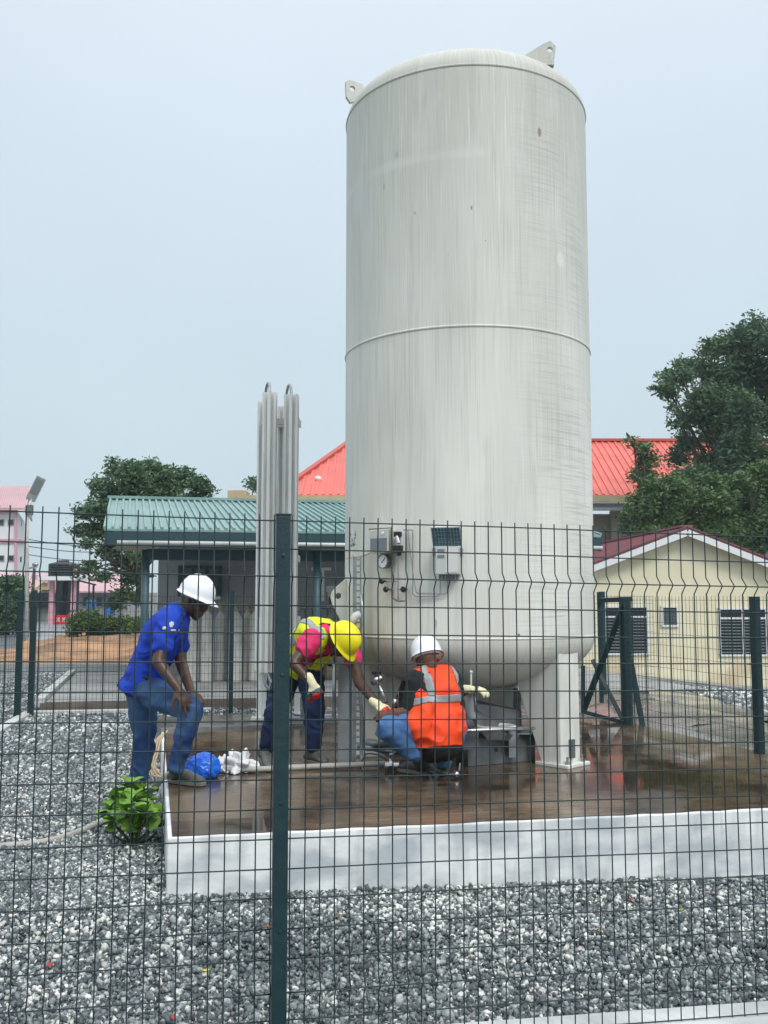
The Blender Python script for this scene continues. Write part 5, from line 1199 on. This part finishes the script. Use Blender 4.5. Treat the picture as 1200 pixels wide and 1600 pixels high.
def helmet(parent, c, fwd, up, m, sc=1.0, strap=True, lift=.035):
    Mx = frame(fwd, up); c = Vector(c) + Mx@Vector((0, 0, lift)); W = lambda x, y, z: c + Mx@Vector((x, y, z))*sc
    nu, nv = 14, 48; vs = []; fs = []
    for i in range(nu+1):
        t = i/nu; ph = t*math.pi/2
        for k in range(nv):
            a = 2*math.pi*k/nv; ca, sa = math.cos(a), math.sin(a)
            rx, ry = .101, .127; r = math.sin(ph)**.85; z = .128*math.cos(ph)**.9 if i < nu else 0
            rd = .006*math.exp(-(ca*r/.16)**2)*(1 if t < .9 else 0) - .0*abs(sa)
            rd2 = .003*math.cos(a*6)*r*(1-r)*2
            vs.append(W(ca*rx*r*(1+rd2), sa*ry*r, z + rd))
    # flare: brim all round, long at the front
    for j, (ex, dz) in enumerate(((.004, -.004), (.010, -.010), (.013, -.013))):
        for k in range(nv):
            a = 2*math.pi*k/nv; ca, sa = math.cos(a), math.sin(a); pk_ = max(0, sa)**2.5
            vs.append(W(ca*(.101+ex), sa*.127 + (sa*ex + pk_*.036*(j+1)/3), dz - pk_*.010*(j+1)/3))
    rows = nu+1+3
    for i in range(rows-1):
        for k in range(nv): a = i*nv+k; b = i*nv+(k+1) % nv; fs.append((a, b, b+nv, a+nv))
    hm = MB(); hm.add(vs, fs); o = hm.build('helmet', M[m], parent, smooth=True, fix=True)
    so = o.modifiers.new('t', 'SOLIDIFY'); so.thickness = .004; so.offset = -1
    bd = MB(); q = [W(.088*math.cos(2*math.pi*k/24), .112*math.sin(2*math.pi*k/24), -.016) for k in range(25)]
    bd.tube(q, .010, 6, cap=False); bd.build('headband', M['box_grey' if m == 'helmet_white' else 'black'], o, smooth=True)
    rb_ = MB(); rb_.tube([W(0, -.104+.208*k/12, .131*math.sqrt(max(0, 1-((-.104+.208*k/12)/.133)**2))+.003) for k in range(13)], .006, 8); rb_.build('crown_ridge', M[m], o, smooth=True)
    if strap:
        st_ = MB()
        for s in (-1, 1): st_.tube([W(s*.094, .03, -.01), W(s*.080, .045, -.07), W(s*.045, .055, -.145), W(0, .06, -.158)], .0055, 6)
        st_.build('chin_strap', M['black'], o, smooth=True)
    return o
def hand_prims(mb, wrist, d, pn, thumb, curl=.35, sc=1.0, spread=.10, r0=.0088, curls=None):
    """palm + five separate fingers. d: direction of the fingers, pn: palm normal (fingers curl towards it), thumb: +1/-1 side"""
    d = Vector(d).normalized(); pn = Vector(pn); pn = (pn-d*pn.dot(d)).normalized(); s = d.cross(pn)*thumb; w_ = Vector(wrist)
    Mx = Matrix((s, d, pn)).transposed(); W = lambda x, y, z: w_ + Mx@(Vector((x, y, z))*sc)
    mb.ell(W(0, .048, 0), (.042*sc, .052*sc, .016*sc), Mx); mb.ell(W(.010, .030, .004), (.030*sc, .036*sc, .018*sc), Mx); mb.limb([W(0, -.02, 0), W(0, .03, 0)], [.025*sc, .026*sc])
    L_ = [(.030, .076, (.036, .024, .019)), (.010, .083, (.041, .027, .021)), (-.011, .080, (.038, .025, .020)), (-.030, .071, (.029, .020, .017))]
    for i, (x, y, seg) in enumerate(L_):
        a = (1.5-i)*spread; p = W(x, y-.01, 0); pts = [p]; ang = .15; cu = curls[i] if curls else curl*(1+.12*i)
        dd = (Mx@Vector((math.sin(a), math.cos(a), 0))).normalized(); q = W(x, y, 0); pts.append(q)
        for j, l in enumerate(seg):
            ang += cu*(1 if j else .8); v = dd*math.cos(ang) + pn*math.sin(ang); q = q + v*l*sc; pts.append(q)
        rr = [r0*sc*k for k in (1.15, 1.1, 1.0, .93, .8)]; mb.limb(pts, rr, 8)
    p0 = W(.026, .022, .004); p1 = p0 + Mx@(Vector((.026, .026, .012))*sc); p2 = p1 + Mx@(Vector((.012, .030, .010+.02*curl))*sc); p3 = p2 + Mx@(Vector((.003, .024, .008+.02*curl))*sc)
    mb.limb([p0, p1, p2, p3], [.014*sc, .0115*sc, .0100*sc, .0082*sc], 8)
def shoe(parent, ankle, heel, toe, up=(0,0,1), m='shoe', w_=.048):
    """heel/toe: points of the sole on the ground"""
    heel = Vector(heel); toe = Vector(toe); f = (toe-heel).normalized(); Ln = (toe-heel).length; u = Vector(up); u = (u-f*u.dot(f)).normalized(); s = f.cross(u)
    Mx = Matrix((s, f, u)).transposed(); W = lambda x, y, z: heel + Mx@Vector((x, y, z))
    mb = MB(); rg_ = []
    for y, hw, h in ((.0, .028, .05), (.03, .034, .075), (.09*Ln/.28, .034, .088), (.14*Ln/.28, .037, .078), (.19*Ln/.28, .044, .060), (.235*Ln/.28, .045, .047), (Ln-.015, .034, .038), (Ln, .018, .026)): rg_.append((W(0, y, h*.5+.012), s*hw, u*h*.52))
    mb.loft(rg_, 18); mb.limb([W(0, .055, .05), Vector(ankle)+u*.02], [.043, .045])
    o = skin_mesh('shoe', mb, M[m], parent, .007, 4, .0015, 30)
    sb = MB(); prf = []
    for k in range(28):
        a = 2*math.pi*k/28; y = Ln/2 - Ln/2*math.cos(a)*1.03; hw = (.036 + .012*sm(.4, .75, y/Ln))*abs(math.sin(a))**.55*(1 if math.sin(a) > 0 else -1)
        prf.append(W(hw, y, 0))
    sb.prism(prf, u*.024); sb.build('sole', M['sole'], o, bevel=.003)
    lc = MB()
    for k in range(4):
        y = (.10+.028*k)*Ln/.28; z = .088-.012*k; lc.tube([W(-.026, y, z-.004), W(0, y+.004, z+.010), W(.026, y, z-.004)], .003, 5)
    lc.build('laces', M['black'], o); return o
def grow(rs, k): return [r+k for r in rs]

# --- worker in blue, one foot up on the plinth
pelv = P(226, 1066, 6.38)
T = thing('person', P(204, 1290, 6.45), 'worker in blue polo shirt, jeans and white helmet with one foot on the plinth', 'person')
hipR, hipL = P(232, 1080, 6.27), P(222, 1078, 6.48)
kneR, ankR = P(299, 1108, 6.04), P(277, 1194, 6.08)
kneL, ankL = P(226, 1170, 6.46), P(205, 1266, 6.52)
waist, chest, nb = P(236, 1032, 6.36), P(256, 992, 6.32), P(277, 957, 6.30)
shR, shL = P(262, 972, 6.13), P(274, 970, 6.47)
elR, wrR = P(247, 1034, 6.02), P(279, 1077, 5.97)
elL, wrL = P(283, 1036, 6.42), P(298, 1080, 6.17)
hc = P(304, 937, 6.27); hf, hu = Vector((.86, -.25, -.40)), Vector((.36, -.05, .92))
fx = Vector((.85, -.3, -.15)).normalized(); ax = (nb-pelv).normalized(); sd_ = (shR-shL).normalized(); ff = ax.cross(sd_); ff = ff if ff.x > 0 else -ff
def torso(mb, k=0, low=True):
    rg_ = [(pelv-ax*.10, sd_*(.13+k), ff*(.10+k)), (pelv, sd_*(.165+k), ff*(.120+k)), (waist, sd_*(.148+k), ff*(.105+k)), (waist.lerp(chest, .5), sd_*(.158+k), ff*(.112+k)), (chest, sd_*(.175+k), ff*(.122+k)), (chest.lerp(nb, .6), sd_*(.17+k), ff*(.10+k)), (nb, sd_*(.085+k), ff*(.07+k))]
    mb.loft(rg_, 24)
body = MB(); torso(body, -.014); body.limb([shR, elR, wrR], [.052, .040, .027]); body.limb([shL, elL, wrL], [.052, .040, .027]); body.limb([nb, shR], [.06, .052]); body.limb([nb, shL], [.06, .052])
body.limb([hipR, kneR, ankR], [.074, .050, .034]); body.limb([hipL, kneL, ankL], [.074, .050, .034])
Mh = head_prims(body, hc, hf, hu, nb)
hand_prims(body, wrR, P(296, 1112, 5.95)-wrR, (-.35, .6, -.5), -1, .12, 1.05, .20)
hand_prims(body, wrL, P(316, 1104, 6.04)-wrL, (-.3, .5, -.8), 1, .28, .92, .14)
skin_mesh('body', body, M['skin1'], T, .0065, 3); face_bits(T, hc, Mh)
sh = MB(); torso(sh, .016); sh.limb([nb-ax*.01, shR], [.075, .074]); sh.limb([nb-ax*.01, shL], [.075, .074])
sh.limb([shR, shR.lerp(elR, .62)], [.076, .066]); sh.limb([shL, shL.lerp(elL, .62)], [.076, .066])
hem = pelv - ax*.09; sh.loft([(pelv, sd_*.175, ff*.13), (hem-ff*.01, sd_*.185, ff*.145)], 24)
shirt = skin_mesh('polo_shirt', sh, M['blue_shirt'], T, .0075, 4, .014, 8.5, 3)
cr_ = MB(); q = [nb + ax*.035 + sd_*.070*math.cos(2*math.pi*k/20) + ff*(.062*math.sin(2*math.pi*k/20)+.008) for k in range(21)]; cr_.tube(q, .014, 8, cap=False); cr_.build('collar', M['blue_shirt'], shirt, smooth=True)
cen = P(262, 982, 6.0); dirc = (cen-Vector((0,0,CAMZ))).normalized()
def petals(p, n):
    d = Vector((p.x-cen.x, 0, p.z-cen.z)); 
    for ax_, az_, rx, rz in ((.010, .022, .015, .021), (-.028, .000, .014, .011), (.022, -.014, .014, .009)):
        if ((d.x-ax_)/rx)**2+((d.z-az_)/rz)**2 < 1 and n.y < -.1: return True
    return False
for _k, _el in enumerate(((.010, .022, .015, .021), (-.028, .000, .014, .011), (.022, -.014, .014, .009))): patch('sleeve_emblem', shirt, (lambda p, n, e=_el: ((p.x-cen.x-e[0])/e[2])**2+((p.z-cen.z-e[1])/e[3])**2 < 1 and n.y < -.1), M['box_grey'], .002)
tr = MB(); tr.loft([(pelv+ax*.05, sd_*.155, ff*.118), (pelv-ax*.02, sd_*.178, ff*.136), (pelv-ax*.10, sd_*.16, ff*.12)], 24)
tr.limb([hipR, hipR.lerp(kneR, .5), kneR, kneR.lerp(ankR, .45), ankR+Vector((0,0,-.01))], [.098, .083, .066, .058, .050]); tr.limb([hipL, hipL.lerp(kneL, .5), kneL, kneL.lerp(ankL, .45), ankL], [.098, .084, .066, .058, .052])
skin_mesh('jeans', tr, M['jeans'], T, .0075, 4, .014, 9, 7)
bt = MB(); q = [pelv + ax*.055 + sd_*.166*math.cos(2*math.pi*k/28) + ff*.128*math.sin(2*math.pi*k/28) for k in range(29)]; bt.tube(q, .013, 6, cap=False); bt.build('belt', M['black'], T)
shoe(T, ankR, PZ(264, 1222, PADZ+.002), PZ(319, 1228, PADZ+.002)); gz = .03; pL = Vector((ankL.x-.06, ankL.y, gz)); shoe(T, ankL+Vector((0,0,-.02)), pL, pL+Vector((.27, -.05, 0)))
helmet(T, hc, hf+Vector((0,0,.06)), hu, 'helmet_white', .98)
gls = MB(); Wh = lambda x, y, z: hc + Mh@Vector((x, y, z)); gls.tube([Wh(.078, .0, .012), Wh(.062, .085, .014), Wh(0, .108, .014), Wh(-.062, .085, .014), Wh(-.078, .0, .012)], .005, 6); gls.build('glasses', M['black'], T)

# --- worker in yellow vest bending over
T = thing('person', P(455, 1192, 6.98), 'bending worker in yellow vest, pink shirt and yellow helmet reaching towards the valve', 'person')
pelv = P(468, 1036, 7.22); hipR, hipL = P(484, 1046, 7.18), P(453, 1044, 7.24)
kneR, ankR = P(491, 1108, 6.98), P(489, 1170, 7.03); kneL, ankL = P(430, 1110, 7.05), P(418, 1170, 7.08)
nb = P(517, 996, 6.74); waist = pelv.lerp(nb, .33) + Vector((0, 0, .07)); chest = pelv.lerp(nb, .70) + Vector((0, 0, .065))
shR, shL = P(487, 1000, 6.66), P(545, 1006, 6.86); elR, wrR = P(458, 1036, 6.56), P(488, 1068, 6.50); elL, wrL = P(561, 1066, 6.62), P(590, 1101, 6.44)
hc = P(534, 1000, 6.62); hf, hu = Vector((.50, -.05, -.86)), Vector((.66, -.52, .50))
ax = (nb-pelv).normalized(); sd_ = (shR-shL).normalized(); ff = ax.cross(sd_).normalized(); ff = ff if ff.z < 0 else -ff
body = MB(); torso(body, -.014); body.limb([nb, shR], [.06, .052]); body.limb([nb, shL], [.06, .052])
body.limb([shR, elR, wrR], [.050, .038, .028]); body.limb([shL, elL, wrL], [.050, .038, .028])
body.limb([hipR, kneR, ankR], [.078, .055, .038]); body.limb([hipL, kneL, ankL], [.078, .055, .038]); Mh = head_prims(body, hc, hf, hu, nb)
skin_mesh('body', body, M['skin1'], T, .0075, 3); face_bits(T, hc, Mh)
sh = MB(); torso(sh, .010); sh.limb([nb-ax*.01, shR], [.07, .072]); sh.limb([nb-ax*.01, shL], [.07, .072])
sh.limb([shR, shR.lerp(elR, .36)], [.078, .072]); sh.limb([shL, shL.lerp(elL, .45)], [.070, .052]); shirt = skin_mesh('pink_shirt', sh, M['pink_shirt'], T, .008, 3, .015, 10, 2)
vs_ = MB(); torso(vs_, .026); vs_.limb([nb-ax*.03, nb.lerp(shR, .62)], [.085, .080]); vs_.limb([nb-ax*.03, nb.lerp(shL, .62)], [.085, .080])
dn_ = Vector((0,0,-1)); vs_.loft([(waist+dn_*.01, sd_*.178, ff*.14), (waist+dn_*.06+ax*.02, sd_*.17, ff*.135), (waist.lerp(chest, .4)+dn_*.115, sd_*.13, ax*.10)], 24)
def notfront(p): 
    q = p-nb; return not (q.dot(ff) > .02 and abs(q.dot(sd_)) < .05 and q.dot(ax) > -.45) and (q.dot(ax) < .0 or abs(q.dot(sd_)) > .075)
vest = skin_mesh('yellow_vest', vs_, M['yellow_vest'], T, .008, 3, .011, 8, 5, keep=notfront)
so = vest.modifiers.new('t', 'SOLIDIFY'); so.thickness = .004
patch('reflective_band', vest, lambda p, n: abs((p-pelv).dot(ax)-.20) < .024, M['reflective'])
patch('reflective_band', vest, lambda p, n: abs(abs((p-nb).dot(sd_))-.125) < .022 and (p-pelv).dot(ax) > .22 and n.dot(ff) < .4, M['reflective'])
tr = MB(); tr.loft([(pelv+ax*.06, sd_*.155, ff*.12), (pelv, sd_*.175, ff*.135), (pelv-ax*.08, sd_*.14, ff*.12)], 24)
tr.limb([hipR, hipR.lerp(kneR, .5), kneR, kneR.lerp(ankR, .5), ankR+Vector((0,0,.03))], [.100, .088, .070, .064, .054]); tr.limb([hipL, hipL.lerp(kneL, .5), kneL, kneL.lerp(ankL, .5), ankL+Vector((0,0,.03))], [.100, .088, .070, .063, .054])
skin_mesh('navy_trousers', tr, M['navy'], T, .008, 4, .014, 9, 4)
shoe(T, ankR, PZ(478, 1190, PADZ+.002), PZ(511, 1197, PADZ+.002)); shoe(T, ankL, PZ(410, 1186, PADZ+.002), PZ(424, 1206, PADZ+.002))
helmet(T, hc, hf, hu, 'helmet_yellow', .96, lift=.02)
def glove(parent, wrist, d, pn, thumb, curl, mcuff='glove_pale', palm='glove_red', sc=.92, stripes=True):
    d = Vector(d).normalized(); mb = MB(); hand_prims(mb, wrist, d, pn, thumb, curl, sc, .07, .0100); mb.limb([Vector(wrist)-d*.05, Vector(wrist)+d*.01], [.031, .029])
    o = skin_mesh('glove', mb, M[mcuff], parent, .006, 2, .001, 40)
    w0 = Vector(wrist)
    patch('rubber_palm', o, lambda p, n: (p-w0).dot(d) > .072*sc, M[palm], .0025)
    if stripes: patch('knit_band', o, lambda p, n: .045 < (p-w0).dot(d) < .068, M['glove_blue'], .002)
    return o
glove(T, wrR, P(501, 1092, 6.48)-wrR, (.3, .4, -.8), -1, .95); glove(T, wrL, P(612, 1119, 6.34)-wrL, (.2, .35, -.8), 1, .85, stripes=False, sc=.88)

# --- worker in orange vest crouching with his back to us
T = thing('person', PZ(672, 1206, PADZ), 'crouching worker in orange vest, black sleeves and white helmet seen from behind', 'person')
pelv = P(682, 1140, 6.36); hipL, hipR = P(658, 1142, 6.34), P(704, 1142, 6.40); nb = P(671, 1050, 6.44)
kneL, ankL = P(606, 1139, 6.14), P(650, 1180, 6.24); kneR, ankR = P(706, 1128, 6.80), P(694, 1184, 6.52)
waist = P(687, 1112, 6.38); chest = P(684, 1080, 6.40); shL, shR = P(652, 1064, 6.36), P(705, 1061, 6.46)
elL, wrL = P(641, 1115, 6.34), P(615, 1118, 6.24); elR, wrR = P(713, 1086, 6.66), P(732, 1077, 6.62)
hc = P(669, 1030, 6.46); hf, hu = Vector((.38, .90, -.22)), Vector((-.26, .24, .93))
ax = (nb-pelv).normalized(); sd_ = (shR-shL).normalized(); ff = ax.cross(sd_).normalized(); ff = ff if ff.y > 0 else -ff
body = MB(); torso(body, -.014); body.limb([nb, shR], [.06, .05]); body.limb([nb, shL], [.06, .05]); body.limb([shR, elR, wrR], [.050, .038, .028]); body.limb([shL, elL, wrL], [.050, .038, .028])
body.limb([hipR, kneR, ankR], [.076, .055, .038]); body.limb([hipL, kneL, ankL], [.076, .055, .038]); Mh = head_prims(body, hc, hf, hu, nb)
skin_mesh('body', body, M['skin2'], T, .0075, 3); face_bits(T, hc, Mh)
sh = MB(); torso(sh, .008); sh.limb([nb-ax*.02, shR], [.065, .068]); sh.limb([nb-ax*.02, shL], [.065, .068]); sh.limb([shL, shL.lerp(elL, .5), shL.lerp(elL, .98)], [.074, .074, .062]); sh.limb([shR, shR.lerp(elR, .9)], [.07, .058])
skin_mesh('black_shirt', sh, M['black_shirt'], T, .009, 4, .008, 9, 2)
fo = MB(); fo.limb([elL, wrL+(wrL-elL)*.1], [.047, .036]); skin_mesh('plaid_sleeve', fo, M['glove_brown'], T, .008, 3, .006, 16)
vs_ = MB()
vs_.loft([(pelv-ax*.125+Vector((-.01,-.03,0)), sd_*.165, ff*.15), (pelv-ax*.04+Vector((-.01,-.02,0)), sd_*.192, ff*.170), (waist+Vector((-.025,0,0)), sd_*.188, ff*.155), (chest+Vector((-.01,0,0)), sd_*.170, ff*.148), (chest.lerp(nb, .55), sd_*.168, ff*.125), (nb-ax*.025, sd_*.115, ff*.095), (nb+ax*.008, sd_*.085, ff*.075)], 28)
vs_.limb([nb-ax*.03, nb.lerp(shR, .8)], [.075, .070]); vs_.limb([nb-ax*.03, nb.lerp(shL, .62)], [.075, .072])
vs_.loft([(P(662, 1100, 6.32), sd_*.06, ff*.14), (P(652, 1126, 6.26), sd_*.10, ff*.13), (P(651, 1142, 6.24), sd_*.085, ff*.12), (P(666, 1166, 6.26), sd_*.06, ff*.10)], 20)
vest = skin_mesh('orange_vest', vs_, M['orange_vest'], T, .008, 4, .019, 6.5, 8, keep=lambda p: (p-(pelv-ax*.118)).dot(ax) > -.0)
so = vest.modifiers.new('t', 'SOLIDIFY'); so.thickness = .005
patch('reflective_band', vest, lambda p, n: abs((p-P(686, 1091, 6.2)).dot(ax)-.0) < .024, M['reflective'])
patch('reflective_band', vest, lambda p, n: n.y < .2 and P(0, 1087, 6.25).z < p.z and abs((p-nb).dot(sd_)+.075-.0*p.z) < .022, M['reflective'])
patch('reflective_band', vest, lambda p, n: n.y < .3 and P(0, 1087, 6.25).z < p.z and abs((p-nb).dot(sd_)-.150) < .022, M['reflective'])
tr = MB(); tr.loft([(pelv+ax*.03, sd_*.15, ff*.12), (pelv-ax*.05, sd_*.165, ff*.135), (pelv-ax*.12, sd_*.13, ff*.11)], 24)
tr.limb([hipL, hipL.lerp(kneL, .5), kneL, kneL.lerp(ankL, .5), kneL.lerp(ankL, .93)], [.100, .090, .074, .062, .050]); tr.limb([hipR, hipR.lerp(kneR, .5), kneR, kneR.lerp(ankR, .5), ankR], [.105, .098, .082, .070, .056])
skin_mesh('jeans', tr, M['jeans_light'], T, .0075, 3, .016, 10, 3)
hp_ = MB(); hp_.loft([(pelv-ax*.08, sd_*.165, ff*.14), (pelv-ax*.15, sd_*.14, ff*.12), (pelv-ax*.205, sd_*.08, ff*.09)], 24); hp_.build('seat_shade', M['black'], T, smooth=True)  # black solid added to stand for the trousers' shadow below the vest
shoe(T, ankL, PZ(668, 1211, PADZ+.002), PZ(622, 1204, PADZ+.002)); shoe(T, ankR, PZ(692, 1212, PADZ+.002), PZ(699, 1186, PADZ+.002))
helmet(T, hc, hf, hu, 'helmet_white', 1.0, strap=False)
nkm = MB(); Wh = lambda x, y, z: hc + Mh@Vector((x, y, z)); q = [Wh(.078*math.cos(a_), .095*math.sin(a_)-.01, .0) for a_ in [math.pi*k/12 for k in range(13)]]; nkm.tube(q, .008, 6); nkm.build('goggle_strap', M['dial'], T)
glove(T, wrR, P(757, 1077, 6.60)-wrR, (.0, .2, -1), 1, .30, 'glove_pale', 'glove_pale')
glove(T, wrL, P(602, 1114, 6.2)-wrL, (.1, .2, -1), -1, .6, 'glove_brown', 'glove_brown', stripes=False)

# ------------------------------------------------------------------ damp air over the whole place
hz = MB().box((0, 0, 13), (620, 620, 36.0)); hz = hz.build('haze', M['glass_dark'])
hz.data.materials.clear(); hm = bpy.data.materials.new('damp_air'); hm.use_nodes = True; t_ = hm.node_tree; t_.nodes.remove(t_.nodes['Principled BSDF'])
pv = t_.nodes.new('ShaderNodeVolumePrincipled'); pv.inputs['Color'].default_value = (.80, .88, .94, 1); pv.inputs['Density'].default_value = .0009; pv.inputs['Anisotropy'].default_value = .2
t_.links.new(pv.outputs[0], [n for n in t_.nodes if n.type == 'OUTPUT_MATERIAL'][0].inputs['Volume']); hz.data.materials.append(hm); hz['kind'] = 'stuff'
